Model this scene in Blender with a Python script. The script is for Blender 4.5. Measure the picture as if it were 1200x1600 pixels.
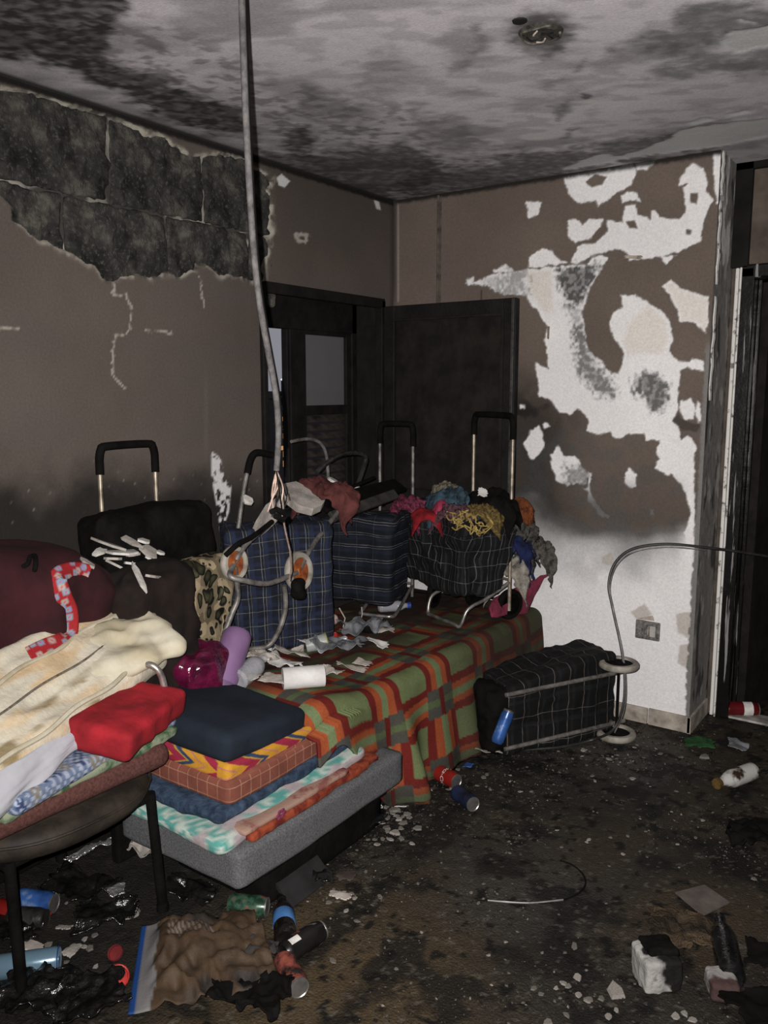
import bpy, math, random
import numpy as np
from math import sin, cos, pi, radians, tan
from mathutils import Vector, Matrix, Euler
from mathutils.bvhtree import BVHTree

for o in list(bpy.data.objects): bpy.data.objects.remove(o)
scene = bpy.context.scene
COL = scene.collection

# ------------------------------------------------------------------ camera
FPX, PITCH, YAW = 1300.0, radians(8.4), radians(35.2)
CAM = np.array([2.665, 0.0, 1.60])
cam_d = bpy.data.cameras.new('camera'); cam = bpy.data.objects.new('camera', cam_d); COL.objects.link(cam)
cam.location = CAM
cam.rotation_euler = (pi/2 - PITCH, 0, YAW)
cam_d.sensor_fit = 'VERTICAL'; cam_d.sensor_height = 36.0; cam_d.lens = 36.0*FPX/1600.0
cam_d.clip_start = 0.02; cam_d.clip_end = 300
scene.camera = cam

# ------------------------------------------------------------------ view, world, flash
vs = scene.view_settings
vs.view_transform = 'Standard'; vs.look = 'None'; vs.exposure = 0.0; vs.gamma = 1.0; vs.use_curve_mapping = False
w = bpy.data.worlds.new('night_sky'); scene.world = w; w.use_nodes = True
bg = w.node_tree.nodes['Background']; bg.inputs[0].default_value = (0.23, 0.23, 0.265, 1); bg.inputs[1].default_value = 1.0

FW = np.array([-sin(YAW)*cos(PITCH), cos(YAW)*cos(PITCH), -sin(PITCH)])
RT = np.array([cos(YAW), sin(YAW), 0.0]); UP = np.cross(RT, FW)
# the phone's own flash, a few centimetres left of and above the lens
fl_d = bpy.data.lights.new('phone_flash', 'SPOT'); fl = bpy.data.objects.new('phone_flash', fl_d); COL.objects.link(fl)
fl.location = CAM - RT*0.030 + UP*0.035
fl_d.energy = 600; fl_d.shadow_soft_size = 0.006; fl_d.spot_size = radians(118); fl_d.spot_blend = 1.0
fl_d.color = (1.0, 0.965, 0.94)
fl.rotation_euler = (Vector(FW + 0.10*RT + 0.02*UP)).to_track_quat('-Z', 'Y').to_euler()

# ------------------------------------------------------------------ photo <-> room
def ray(x, y): return FW*FPX + RT*(x-600) - UP*(y-800)
def at_z(x, y, z): d = ray(x, y); return CAM + d*((z-CAM[2])/d[2])
def at_x(x, y, X): d = ray(x, y); return CAM + d*((X-CAM[0])/d[0])
def at_y(x, y, Y): d = ray(x, y); return CAM + d*((Y-CAM[1])/d[1])
def to_px(V):
    v = V - CAM; k = v @ FW; k = np.where(k < 0.05, 0.05, k)
    return 600 + FPX*(v @ RT)/k, 800 - FPX*(v @ UP)/k

# ------------------------------------------------------------------ noise
def _h(i, j, k, s):
    n = (i*374761393 + j*668265263 + k*2147483629 + s*1274126177) & 0xFFFFFFFF
    n = ((n ^ (n >> 13))*1274126177) & 0xFFFFFFFF
    n = (n ^ (n >> 16)) & 0xFFFFFFFF
    return n.astype(np.float64)/4294967295.0
def vnoise(P, seed=0):
    P = np.asarray(P, float); I = np.floor(P).astype(np.int64); F = P - I; F = F*F*(3-2*F)
    r = 0
    for a in (0, 1):
        wa = F[:, 0] if a else 1-F[:, 0]
        for b in (0, 1):
            wb = F[:, 1] if b else 1-F[:, 1]
            for c in (0, 1):
                wc = F[:, 2] if c else 1-F[:, 2]
                r = r + wa*wb*wc*_h(I[:, 0]+a, I[:, 1]+b, I[:, 2]+c, seed)
    return r
def fbm(P, oct=4, seed=0, gain=0.5):
    P = np.asarray(P, float); a, s, t = 1.0, 0, 0
    for o in range(oct):
        s = s + a*vnoise(P, seed+o*17); t += a; a *= gain; P = P*2.03 + 3.7
    return s/t            # 0..1
def ridge(P, oct=3, seed=0):
    return 1-np.abs(2*fbm(P, oct, seed)-1)*2
def sstep(a, b, x):
    t = np.clip((x-a)/(b-a), 0, 1); return t*t*(3-2*t)
def sd_poly(X, Y, poly):
    """signed distance to a closed polygon, positive inside"""
    d2 = np.full(X.shape, 1e18); ins = np.zeros(X.shape, bool); n = len(poly)
    for i in range(n):
        x0, y0 = poly[i]; x1, y1 = poly[(i+1) % n]
        ex, ey = x1-x0, y1-y0; L = ex*ex+ey*ey+1e-12
        t = np.clip(((X-x0)*ex+(Y-y0)*ey)/L, 0, 1)
        d2 = np.minimum(d2, (X-x0-t*ex)**2 + (Y-y0-t*ey)**2)
        if y0 != y1:
            c = ((y0 > Y) != (y1 > Y)) & (X < ex*(Y-y0)/(y1-y0)+x0)
            ins ^= c
    d = np.sqrt(d2); return np.where(ins, d, -d)
def sd_line(X, Y, pts):
    d2 = np.full(X.shape, 1e18)
    for (x0, y0), (x1, y1) in zip(pts[:-1], pts[1:]):
        ex, ey = x1-x0, y1-y0; L = ex*ex+ey*ey+1e-12
        t = np.clip(((X-x0)*ex+(Y-y0)*ey)/L, 0, 1)
        d2 = np.minimum(d2, (X-x0-t*ex)**2 + (Y-y0-t*ey)**2)
    return np.sqrt(d2)

# ------------------------------------------------------------------ materials
def new_mat(name):
    m = bpy.data.materials.new(name); m.use_nodes = True
    return m, m.node_tree, m.node_tree.nodes['Principled BSDF']
def node(nt, t, **k):
    n = nt.nodes.new(t)
    for a, b in k.items(): setattr(n, a, b)
    return n
def mathn(nt, op, a, b=None, clamp=False):
    n = node(nt, 'ShaderNodeMath', operation=op); n.use_clamp = clamp
    for i, v in enumerate((a, b)):
        if v is None: continue
        if hasattr(v, 'is_linked') or hasattr(v, 'links'): nt.links.new(v, n.inputs[i])
        else: n.inputs[i].default_value = v
    return n.outputs[0]
def mixc(nt, fac, a, b, mode='MIX'):
    n = node(nt, 'ShaderNodeMix', data_type='RGBA', blend_type=mode)
    for i, v in ((0, fac), (6, a), (7, b)):
        if hasattr(v, 'links'): nt.links.new(v, n.inputs[i])
        else: n.inputs[i].default_value = v if i == 0 else (*v[:3], 1)
    return n.outputs[2]
def pos_noise(nt, scale, detail=4, rough=0.6, src='Object'):
    tc = node(nt, 'ShaderNodeTexCoord'); nz = node(nt, 'ShaderNodeTexNoise')
    nz.inputs['Scale'].default_value = scale; nz.inputs['Detail'].default_value = detail; nz.inputs['Roughness'].default_value = rough
    nt.links.new(tc.outputs[src], nz.inputs['Vector']); return nz.outputs[0]
def ramp(nt, v, stops):
    r = node(nt, 'ShaderNodeValToRGB'); nt.links.new(v, r.inputs[0]); e = r.color_ramp.elements
    while len(e) < len(stops): e.new(0.5)
    for k, (p, c) in zip(e, stops): k.position = p; k.color = (*c[:3], 1)
    return r.outputs[0]
def fin(nt, b, colour, rough=0.8, metal=0.0, spec=0.3, bump=None, bump_s=0.3, bump_d=0.004):
    if hasattr(colour, 'links'): nt.links.new(colour, b.inputs['Base Color'])
    else: b.inputs['Base Color'].default_value = (*colour[:3], 1)
    if hasattr(rough, 'links'): nt.links.new(rough, b.inputs['Roughness'])
    else: b.inputs['Roughness'].default_value = rough
    b.inputs['Metallic'].default_value = metal; b.inputs['Specular IOR Level'].default_value = spec
    if bump is not None:
        n = node(nt, 'ShaderNodeBump'); n.inputs['Strength'].default_value = bump_s; n.inputs['Distance'].default_value = bump_d
        nt.links.new(bump, n.inputs['Height']); nt.links.new(n.outputs[0], b.inputs['Normal'])
def mk(name, c, c2=None, scale=12, rough=0.85, metal=0.0, spec=0.25, bump_s=0.25, bump_d=0.004, bscale=None, lo=0.35, hi=0.65, alpha=None, trans=None):
    """two-tone noise material"""
    m, nt, b = new_mat(name)
    c2 = c2 or tuple(v*0.55 for v in c)
    n = pos_noise(nt, scale); col = ramp(nt, n, [(lo, c2), (hi, c)])
    bn = pos_noise(nt, bscale or scale*6, 3)
    fin(nt, b, col, rough, metal, spec, bn, bump_s, bump_d)
    if alpha is not None: b.inputs['Alpha'].default_value = alpha
    if trans: b.inputs['Transmission Weight'].default_value = trans
    return m
def mk_attr(name, rough=0.9, spec=0.2, scale=60, amt=0.5, bump_s=0.35, bump_d=0.004, bscale=150):
    """colour from the mesh's own paint / weave layer, broken up by fine grain"""
    m, nt, b = new_mat(name)
    a = node(nt, 'ShaderNodeAttribute', attribute_name='Col')
    n = pos_noise(nt, scale, 5, 0.7)
    k = mathn(nt, 'ADD', mathn(nt, 'MULTIPLY', n, 2*amt), 1-amt)
    v = node(nt, 'ShaderNodeVectorMath', operation='SCALE'); nt.links.new(a.outputs['Color'], v.inputs[0]); nt.links.new(k, v.inputs[3])
    bn = pos_noise(nt, bscale, 3)
    fin(nt, b, v.outputs[0], rough, 0, spec, bn, bump_s, bump_d)
    return m
def mk_plaid(name, base, lines, rough=0.9, wob=0.01):
    """woven stripes on UV in metres: lines = (axis, period, width, offset, colour, strength)"""
    m, nt, b = new_mat(name)
    uv = node(nt, 'ShaderNodeUVMap'); sp = node(nt, 'ShaderNodeSeparateXYZ'); nt.links.new(uv.outputs[0], sp.inputs[0])
    nz = pos_noise(nt, 9, 3); wv = mathn(nt, 'MULTIPLY', mathn(nt, 'SUBTRACT', nz, 0.5), wob)
    fade = ramp(nt, pos_noise(nt, 14, 4), [(0.35, (0.25,)*3), (0.65, (1,)*3)])
    col = ramp(nt, pos_noise(nt, 7), [(0.3, tuple(v*0.5 for v in base)), (0.7, base)])
    for ax, per, wd, off, c, st in lines:
        s = mathn(nt, 'ADD', sp.outputs[ax], wv)
        f = mathn(nt, 'PINGPONG', mathn(nt, 'ADD', s, off+50*per), per/2)
        msk = mathn(nt, 'MULTIPLY', mathn(nt, 'LESS_THAN', f, wd/2), st)
        msk = mathn(nt, 'MULTIPLY', msk, fade)
        col = mixc(nt, msk, col, c)
    fin(nt, b, col, rough, 0, 0.2, pos_noise(nt, 220, 2), 0.4, 0.003)
    return m

# ------------------------------------------------------------------ mesh helpers
def mesh_np(name, V, F, smooth=True, colour=None, uv=None):
    V = np.asarray(V, np.float32); F = np.asarray(F, np.int32); me = bpy.data.meshes.new(name)
    k = F.shape[1]
    me.vertices.add(len(V)); me.vertices.foreach_set('co', V.ravel())
    me.loops.add(F.size); me.loops.foreach_set('vertex_index', F.ravel())
    me.polygons.add(len(F)); me.polygons.foreach_set('loop_start', np.arange(0, F.size, k, dtype=np.int32))
    try: me.polygons.foreach_set('loop_total', np.full(len(F), k, np.int32))
    except Exception: pass
    me.polygons.foreach_set('use_smooth', np.full(len(F), smooth))
    me.update(calc_edges=True)
    if colour is not None:
        ca = me.color_attributes.new('Col', 'FLOAT_COLOR', 'POINT')
        c = np.ones((len(V), 4), np.float32); c[:, :3] = colour; ca.data.foreach_set('color', c.ravel())
    if uv is not None:
        ul = me.uv_layers.new(name='UVMap'); ul.data.foreach_set('uv', np.asarray(uv, np.float32)[F.ravel()].ravel())
    return me
def link(name, me, mat=None, parent=None):
    o = bpy.data.objects.new(name, me); COL.objects.link(o)
    if mat is not None: me.materials.append(mat)
    if parent is not None: o.parent = parent
    return o
def tag(o, label=None, cat=None, group=None, kind=None):
    if label: o['label'] = label
    if cat: o['category'] = cat
    if group: o['group'] = group
    if kind: o['kind'] = kind
    return o
def empty(name, loc=(0, 0, 0), rot=(0, 0, 0)):
    o = bpy.data.objects.new(name, None); COL.objects.link(o); o.location = loc; o.rotation_euler = rot; o.empty_display_size = 0.05
    return o
def grid_faces(nu, nv, keep=None, wrap_u=False):
    i = np.arange(nu if wrap_u else nu-1); j = np.arange(nv-1)
    I, J = np.meshgrid(i, j, indexing='ij'); I2 = (I+1) % nu
    F = np.stack([I*nv+J, I2*nv+J, I2*nv+J+1, I*nv+J+1], -1)
    if keep is not None: F = F[keep]
    return F.reshape(-1, 4)
class MB:
    """collects polygons of any size into ONE mesh"""
    def __init__(s): s.v = []; s.f = []
    def add(s, V, F):
        n = len(s.v); s.v += [tuple(p) for p in V]; s.f += [[i+n for i in f] for f in F]; return s
    def box(s, lo, hi):
        x0, y0, z0 = lo; x1, y1, z1 = hi
        return s.add([(x0,y0,z0),(x1,y0,z0),(x1,y1,z0),(x0,y1,z0),(x0,y0,z1),(x1,y0,z1),(x1,y1,z1),(x0,y1,z1)],
                     [(0,3,2,1),(4,5,6,7),(0,1,5,4),(1,2,6,5),(2,3,7,6),(3,0,4,7)])
    def tube(s, pts, r, n=8, caps=True):
        pts = [Vector(p) for p in pts]; m = len(pts); rs = r if hasattr(r, '__len__') else [r]*m
        t0 = (pts[1]-pts[0]).normalized(); a = t0.orthogonal().normalized(); V = []; F = []
        for i, p in enumerate(pts):
            t = ((pts[min(i+1, m-1)]-p).normalized() + (p-pts[max(i-1, 0)]).normalized())
            t = t.normalized() if t.length > 1e-6 else t0
            a = (a - t*a.dot(t)); a = a.normalized() if a.length > 1e-6 else t.orthogonal().normalized()
            b = t.cross(a)
            for k in range(n): V.append(p + (a*cos(2*pi*k/n) + b*sin(2*pi*k/n))*rs[i])
        for i in range(m-1):
            for k in range(n): F.append((i*n+k, i*n+(k+1) % n, (i+1)*n+(k+1) % n, (i+1)*n+k))
        if caps: F += [tuple(range(n))[::-1], tuple(range((m-1)*n, m*n))]
        return s.add(V, F)
    def lathe(s, prof, n=24, M=None):
        V = []; F = []
        for r, z in prof:
            for k in range(n): V.append(Vector((r*cos(2*pi*k/n), r*sin(2*pi*k/n), z)))
        for i in range(len(prof)-1):
            for k in range(n): F.append((i*n+k, i*n+(k+1) % n, (i+1)*n+(k+1) % n, (i+1)*n+k))
        if prof[0][0] > 1e-5: F.append(tuple(range(n))[::-1])
        if prof[-1][0] > 1e-5: F.append(tuple(range((len(prof)-1)*n, len(prof)*n)))
        if M is not None: V = [M @ v for v in V]
        return s.add(V, F)
    def mesh(s, name, smooth=True):
        me = bpy.data.meshes.new(name); me.from_pydata(s.v, [], s.f); me.update()
        if smooth:
            for p in me.polygons: p.use_smooth = True
            try: me.set_sharp_from_angle(angle=radians(40))
            except Exception: pass
        return me
    def obj(s, name, mat=None, parent=None, smooth=True): return link(name, s.mesh(name, smooth), mat, parent)
def smooth_path(pts, sub=6, closed=False):
    P = [Vector(p) for p in pts]; n = len(P); out = []
    for i in range(n if closed else n-1):
        g = (lambda k: P[k % n]) if closed else (lambda k: P[max(0, min(n-1, k))])
        a, b, c, d = g(i-1), g(i), g(i+1), g(i+2)
        for k in range(sub):
            t = k/sub
            out.append(0.5*((2*b)+(c-a)*t+(2*a-5*b+4*c-d)*t*t+(3*b-a-3*c+d)*t*t*t))
    if not closed: out.append(P[-1])
    return out
def cube_sphere(n):
    """a cube surface of n x n quads a side; returns points in [-1,1]^3 and faces"""
    idx = {}; V = []; F = []
    def vid(p):
        if p not in idx: idx[p] = len(V); V.append(p)
        return idx[p]
    for ax in range(3):
        for sg in (-n, n):
            for i in range(n):
                for j in range(n):
                    q = []
                    for di, dj in ((0,0),(1,0),(1,1),(0,1)):
                        p = [0,0,0]; p[ax] = sg; p[(ax+1)%3] = -n+2*(i+di); p[(ax+2)%3] = -n+2*(j+dj); q.append(vid(tuple(p)))
                    F.append(q if sg > 0 else q[::-1])
    return np.array(V, float)/n, np.array(F)
_cs = {}
def soft(dims, r, n=16, puff=0.0, amp=0.0, freq=6.0, seed=0, pillow=0.0, fold=0.0):
    """a soft rounded block: dims full size, r edge radius, puff bulge, pillow edge pinch, amp/freq lumps, fold creases"""
    if n not in _cs: _cs[n] = cube_sphere(n)
    C, F = _cs[n]; hd = np.array(dims)/2; r = min(r, hd.min()*0.98)
    # finer rows near the edges
    U = np.sign(C)*(1-(1-np.abs(C))**1.0)
    P = U*hd; inner = np.clip(P, -(hd-r), hd-r); d = P-inner; L = np.linalg.norm(d, axis=1, keepdims=True); L[L < 1e-9] = 1
    nrm = np.where(np.abs(d).sum(1, keepdims=True) > 1e-9, d/L, 0)
    k = np.abs(d) > 1e-9
    P = inner + nrm*r
    u, v = U[:, 0], U[:, 1]
    if puff:
        P[:, 2] += np.sign(U[:, 2])*np.abs(U[:, 2])*puff*(1-u*u)*(1-v*v)
    if pillow:
        e = np.maximum(np.abs(u), np.abs(v)); P[:, 2] *= 1-pillow*sstep(0.55, 1.0, e)
    if amp or fold:
        q = P*freq+seed*7.3
        nn = U/np.linalg.norm(U, axis=1, keepdims=True)
        dsp = amp*(fbm(q, 3, seed)-0.5)*2
        if fold: dsp = dsp + fold*(ridge(q*np.array([1.0, 1.0, 0.6])*1.7, 2, seed+5)-0.5)
        P = P + nn*dsp[:, None]
    # uv: the two coordinates of the face it belongs to, in metres
    ax = np.abs(C).argmax(1)
    uv = np.where((ax == 0)[:, None], P[:, [1, 2]], np.where((ax == 1)[:, None], P[:, [0, 2]], P[:, [0, 1]]))
    return P, F, uv
def soft_obj(name, dims, r, mat, parent=None, loc=(0,0,0), rot=(0,0,0), n=16, colfn=None, **k):
    P, F, uv = soft(dims, r, n, **k)
    c = colfn(P) if colfn else None
    o = link(name, mesh_np(name, P, F, True, c, uv), mat, parent)
    o.location = loc; o.rotation_euler = rot
    return o
def xform(P, loc=(0,0,0), rot=(0,0,0)):
    M = np.array(Euler(rot).to_matrix()); return np.asarray(P) @ M.T + np.array(loc)
def cloth(name, S, nu, nv, mat, parent=None, colour=None, thick=0.006, uvs=(1, 1)):
    """S: (nu*nv,3) points of a sheet, given real thickness"""
    u, v = np.meshgrid(np.linspace(0, 1, nu), np.linspace(0, 1, nv), indexing='ij')
    uv = np.stack([u.ravel()*uvs[0], v.ravel()*uvs[1]], -1)
    o = link(name, mesh_np(name, S, grid_faces(nu, nv), True, colour, uv), mat, parent)
    m = o.modifiers.new('thickness', 'SOLIDIFY'); m.thickness = thick; m.offset = 0
    return o
def uvgrid(nu, nv):
    u, v = np.meshgrid(np.linspace(0, 1, nu), np.linspace(0, 1, nv), indexing='ij'); return u.ravel(), v.ravel()
def crumple(w, d, amp, seed, n=26, freq=9, ragged=0.15, edge=0.0):
    """a crumpled scrap lying flat at z=0 with a ragged outline"""
    u, v = uvgrid(n, n); x = (u-0.5); y = (v-0.5)
    a = np.arctan2(y, x); rr = np.maximum(np.abs(x), np.abs(y))*2
    rag = 1-ragged*sstep(0.5, 1, rr)*fbm(np.stack([cos_(a)*3, sin_(a)*3, a*0+seed], -1), 3, seed)*2
    P = np.stack([x*w*rag, y*d*rag, x*0], -1)
    h = amp*(ridge(P*freq+seed*3.1, 3, seed)*0.6+fbm(P*freq*0.5+seed, 2, seed+3)*0.8)
    P[:, 2] = np.clip(h, 0.001, None)*(1-edge*sstep(0.6, 1, rr))
    P[:, 0] += amp*0.5*(fbm(P*freq+9.1, 2, seed+8)-0.5); P[:, 1] += amp*0.5*(fbm(P*freq+4.1, 2, seed+9)-0.5)
    return P
cos_, sin_ = np.cos, np.sin

# ================================================================== THE ROOM
CEIL, YW, XE, YA = 2.607, 3.866, 1.69, 4.17        # ceiling height, right wall plane, its free end, alcove wall plane
WY0, WY1, WZ0, WZ1 = 2.83, 3.76, 0.95, 2.06       # window opening in the left wall
BROWN = np.array((0.118, 0.093, 0.077)); PALE = np.array((0.70, 0.685, 0.68)); CREAM = np.array((0.60, 0.55, 0.49))
SOOT = np.array((0.016, 0.0145, 0.0135)); GREY = np.array((0.13, 0.127, 0.122))
def lay(c, m, col): return c*(1-m[:, None]) + np.asarray(col)*m[:, None]
m_wall = mk_attr('scorched_wall_paint', 0.92, 0.12, 110, 0.34, 0.3, 0.003, 170)

def z5(p): return [(750+x/2.6667, 380+y/2.6667) for x, y in p]
def z2(p): return [(600+x/2, y/2) for x, y in p]
def z1(p): return [(x/2, y/2) for x, y in p]

# ---- right wall: brown smoke-stained paint that has peeled off white plaster
nx, nz = 360, 540
gx = np.linspace(0, XE, nx); gz = np.linspace(0, CEIL, nz)
A, B = np.meshgrid(gx, gz, indexing='ij'); V = np.stack([A.ravel(), np.full(A.size, YW), B.ravel()], -1)
PX, PY = to_px(V)
q = V*np.array([1, 0, 1])
wx = (fbm(q*22, 4, 1)-0.5)*26; wy = (fbm(q*22+40, 4, 2)-0.5)*26
fine = fbm(q*60, 4, 5)
X_, Y_ = PX+wx*0.26, PY+wy*0.26
white = [
 z5([(-60,170),(10,150),(45,135),(180,112),(290,98),(440,85),(500,45),(535,60),(520,90),(500,110),(470,170),(450,230),(425,290),(435,340),(440,400),(460,460),(510,490),(545,545),(575,550),(590,500),(595,460),(580,420),(555,385),(543,330),(560,290),(595,265),(588,215),(650,215),(700,250),(760,290),(800,350),(805,400),(785,450),(830,490),(870,495),(880,480),(935,490),(930,535),(900,530),(860,515),(835,530),(830,600),(828,690),(800,745),(830,770),(840,820),(865,800),(905,850),(890,900),(895,950),(893,1010),(897,1100),(894,1240),
     (890,1330),(850,1330),(850,1200),(865,1170),(880,1120),(862,1090),(858,1050),(835,1000),(805,962),(770,965),(730,935),(750,905),(735,870),(745,825),(690,820),(680,790),(620,795),(570,815),(540,790),(490,800),(445,780),(450,745),(435,710),(405,685),(375,715),(325,700),(300,655),(245,640),(235,560),(230,497),(285,525),(280,450),(270,400),(285,350),(230,270),(190,215),(130,215),(60,205),(30,180)]),
 z5([(180,840),(215,780),(245,760),(260,800),(265,850),(240,890),(215,905),(195,870)]),
 z5([(290,880),(330,850),(350,880),(400,890),(450,960),(445,1000),(360,1010),(315,985),(300,930)]),
 z5([(605,960),(625,940),(650,965),(655,1010),(635,1020),(605,995)]),
 z5([(700,1105),(725,1105),(722,1130),(705,1132)]),
 z5([(450,955),(465,955),(462,1010),(470,1060),(500,1100),(540,1140),(535,1152),(490,1125),(450,1070),(455,1040),(430,1020),(450,1010)]),
 z5([(260,760),(280,750),(285,765),(265,775)]), z5([(168,672),(185,675),(182,690),(168,688)]),
 z5([(840,650),(880,645),(900,690),(895,735),(850,735),(835,700)]), z5([(905,660),(918,665),(925,740),(912,750),(900,700)]),
 z2([(560,560),(590,545),(700,525),(780,510),(790,545),(770,580),(730,600),(700,625),(670,645),(660,625),(620,635),(590,625),(575,600)]),
 z2([(780,515),(840,500),(855,495),(820,530),(790,530)]),
 z2([(740,610),(760,600),(790,605),(802,630),(770,625),(745,635)]),
 z2([(575,690),(600,680),(620,700),(640,680),(685,690),(680,710),(650,735),(640,750),(600,760),(580,745),(575,720)]),
 z2([(585,820),(610,770),(680,750),(700,720),(695,690),(745,690),(755,640),(785,640),(795,670),(830,685),(835,655),(850,660),(860,680),(920,685),(945,650),(940,620),(930,590),(945,570),(920,580),(920,560),(945,525),(965,510),(1000,530),(1015,570),(1010,600),(1028,625),(1000,680),(990,750),(930,785),(870,800),(910,800),(880,825),(860,800),(770,815),(760,790),(720,775),(690,785),(650,800),(600,825)]),
 z2([(455,805),(490,775),(525,785),(540,805),(575,820),(520,830),(455,838)]),
 z2([(340,850),(380,828),(420,848),(345,858)]), z2([(258,880),(280,865),(285,880),(262,897)]), z2([(445,630),(490,628),(482,675),(450,678)]),
 z2([(1030,480),(1060,470),(1085,480),(1080,560),(1060,640),(1040,640),(1035,600)]),
 z5([(945,1380),(975,1390),(970,1450),(940,1440)]) ]
brown_holes = [z2([(630,565),(660,545),(695,550),(680,575),(650,585)]), z2([(755,690),(785,690),(790,712),(765,712)]), z2([(955,605),(980,605),(978,640),(960,635)]), z2([(945,720),(960,718),(960,735),(948,735)])]
cream = [z5([(755,180),(800,150),(840,190),(955,225),(950,330),(940,370),(900,335),(835,325),(820,280),(790,220)]),
         z5([(610,330),(700,250),(780,330),(790,400),(760,470),(640,460),(600,480),(590,400)]),
         z5([(190,115),(300,100),(310,280),(270,300),(230,250),(195,200)])]
pm = np.zeros(len(V))
for p in white: pm = np.maximum(pm, sstep(-1.6, 1.6, sd_poly(X_, Y_, p)+(fine-0.5)*5))
foot = sstep(800, 868, PY+(fbm(q*7, 5, 44)-0.5)*75+30*sstep(900, 830, PX))*sstep(1088, 1083, PX-(PY-850)*-0.055+(fine-0.5)*8)
pm = np.maximum(pm, foot)
for p in brown_holes: pm = pm*(1-sstep(-1.5, 1.5, sd_poly(X_, Y_, p)))
cr = np.zeros(len(V))
for p in cream: cr = np.maximum(cr, sstep(-3, 8, sd_poly(X_, Y_, p)))
pm = np.maximum(pm, sstep(-1.5, 1.5, sd_poly(X_, Y_, cream[0])+(fine-0.5)*4))
big = fbm(q*3.5, 4, 11)
c = np.tile(BROWN, (len(V), 1))*(0.82+0.4*big)[:, None]
# ---- soot over the paint beside the window leaf and low behind the bed
soot_z = sstep(640, 900, PY+(big-0.5)*160)
side = sstep(925, 815, PX+(big-0.5)*90)*sstep(550, 640, PY+(big-0.5)*60)
mott = sstep(0.42, 0.62, fbm(q*14, 5, 21))
c = lay(c, np.clip(0.55*soot_z+0.97*side, 0, 0.97)*(0.72+0.28*mott), SOOT*0.8)
c = lay(c, 0.45*mott*sstep(640, 700, PY)*sstep(900, 820, PY), GREY*0.6)
for p, k in ((z5([(835,800),(860,840),(900,850),(895,880),(878,935),(860,880),(838,850)]), 1.0), (z5([(940,1080),(955,1075),(960,1120),(980,1150),(985,1200),(960,1215),(938,1200)]), 1.0), (z5([(800,745),(830,705),(835,730),(920,760),(900,790),(830,770)]), 0.6)):
    c = lay(c, k*sstep(-2, 2, sd_poly(X_, Y_, p)), SOOT*1.5)
cw = np.tile(PALE, (len(V), 1))*(0.9+0.16*big)[:, None]
cw = lay(cw, 0.7*cr, CREAM)
st = fbm(q*np.array([75, 0, 65]), 4, 31)
for p, k, ft in ((z5([(320,110),(490,85),(470,150),(430,230),(390,260),(350,215),(330,160)]), 1.0, 9), (z5([(400,355),(440,365),(450,440),(475,500),(540,580),(555,640),(470,610),(425,560),(400,450)]), 0.85, 12), (z5([(640,570),(680,540),(730,550),(775,590),(785,650),(740,710),(700,690),(685,640),(640,620)]), 0.95, 9), (z5([(120,120),(185,115),(185,210),(90,205)]), 0.6, 14), (z5([(350,930),(440,930),(445,1000),(360,1000)]), 0.75, 9), (z5([(25,155),(80,150),(80,200),(40,190)]), 0.35, 8), (z5([(370,260),(420,260),(420,360),(390,360)]), 0.5, 12)):
    s = sd_poly(X_, Y_, p); m = sstep(-ft, ft*0.6, s+(st-0.5)*ft*2.4)*k
    cw = lay(cw, m*(0.78+0.22*sstep(0.35, 0.6, st)), GREY*0.62)
# smoke haze fading down onto the clean white foot of the wall
hz = sstep(925, 800, PY+(fbm(q*5, 4, 41)-0.5)*70)*sstep(735, 790, PY)*sstep(1078, 1050, PX)
cw = lay(cw, 0.9*hz, GREY*0.42)
cw = lay(cw, 0.35*sstep(840, 900, PY)*sstep(960, 880, PY)*sstep(0.45, 0.7, fbm(q*6, 4, 43)), GREY*1.5)
stain = [z5([(500,1330),(530,1290),(570,1300),(560,1340)])]
for p in [[(1055,960),(1085,955),(1082,1000),(1060,990)], [(1060,1010),(1080,1005),(1078,1050),(1058,1035)], [(938,870),(955,865),(962,885),(940,880)], [(985,955),(1005,945),(1020,960),(1000,975)]]:
    cw = lay(cw, 0.8*sstep(-2, 2, sd_poly(X_, Y_, p)), (0.38, 0.34, 0.30))
c = lay(c, pm, [0,0,0]) + cw*pm[:, None]
strip = sstep(1083, 1088, PX-(PY-850)*-0.055+(fine-0.5)*6)*sstep(520, 560, PY+(big-0.5)*60)
c = lay(c, 0.92*strip, np.array((0.17, 0.164, 0.156)))
# dark line round each peel, scratches, dark joint under the ceiling, corner and conduit groove
rim = np.exp(-((pm-0.5)/0.28)**2); c = lay(c, 0.35*rim, SOOT*2.5)
for ln, wdt, colr, k in (([(622,318),(622,470)], 1.1, (0.3,0.27,0.24), 0.5), ([(752,455),(752,495)], 1, SOOT, 0.6)):
    c = lay(c, k*sstep(wdt+1, wdt, sd_line(PX, PY, ln)), colr)
jn = sstep(0.032, 0.010, CEIL-V[:, 2]+(fine-0.5)*0.012); c = lay(c, 0.95*jn, SOOT*0.8)
c = lay(c, 0.9*sstep(0.035, 0.0, V[:, 0])*sstep(1.9, 2.2, V[:, 2]), SOOT*2)
c = lay(c, 0.55*sstep(330, 250, PY)*sstep(660, 900, PX)*0, SOOT)
V[:, 1] = YW + 0.0035*pm - 0.0015*rim + 0.002*(big-0.5)
wall_right = link('wall_right', mesh_np('wall_right', V, grid_faces(nx, nz), True, c), m_wall)
tag(wall_right, 'smoke-browned wall with large white peeled patches right of the window', 'wall', kind='structure')

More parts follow.
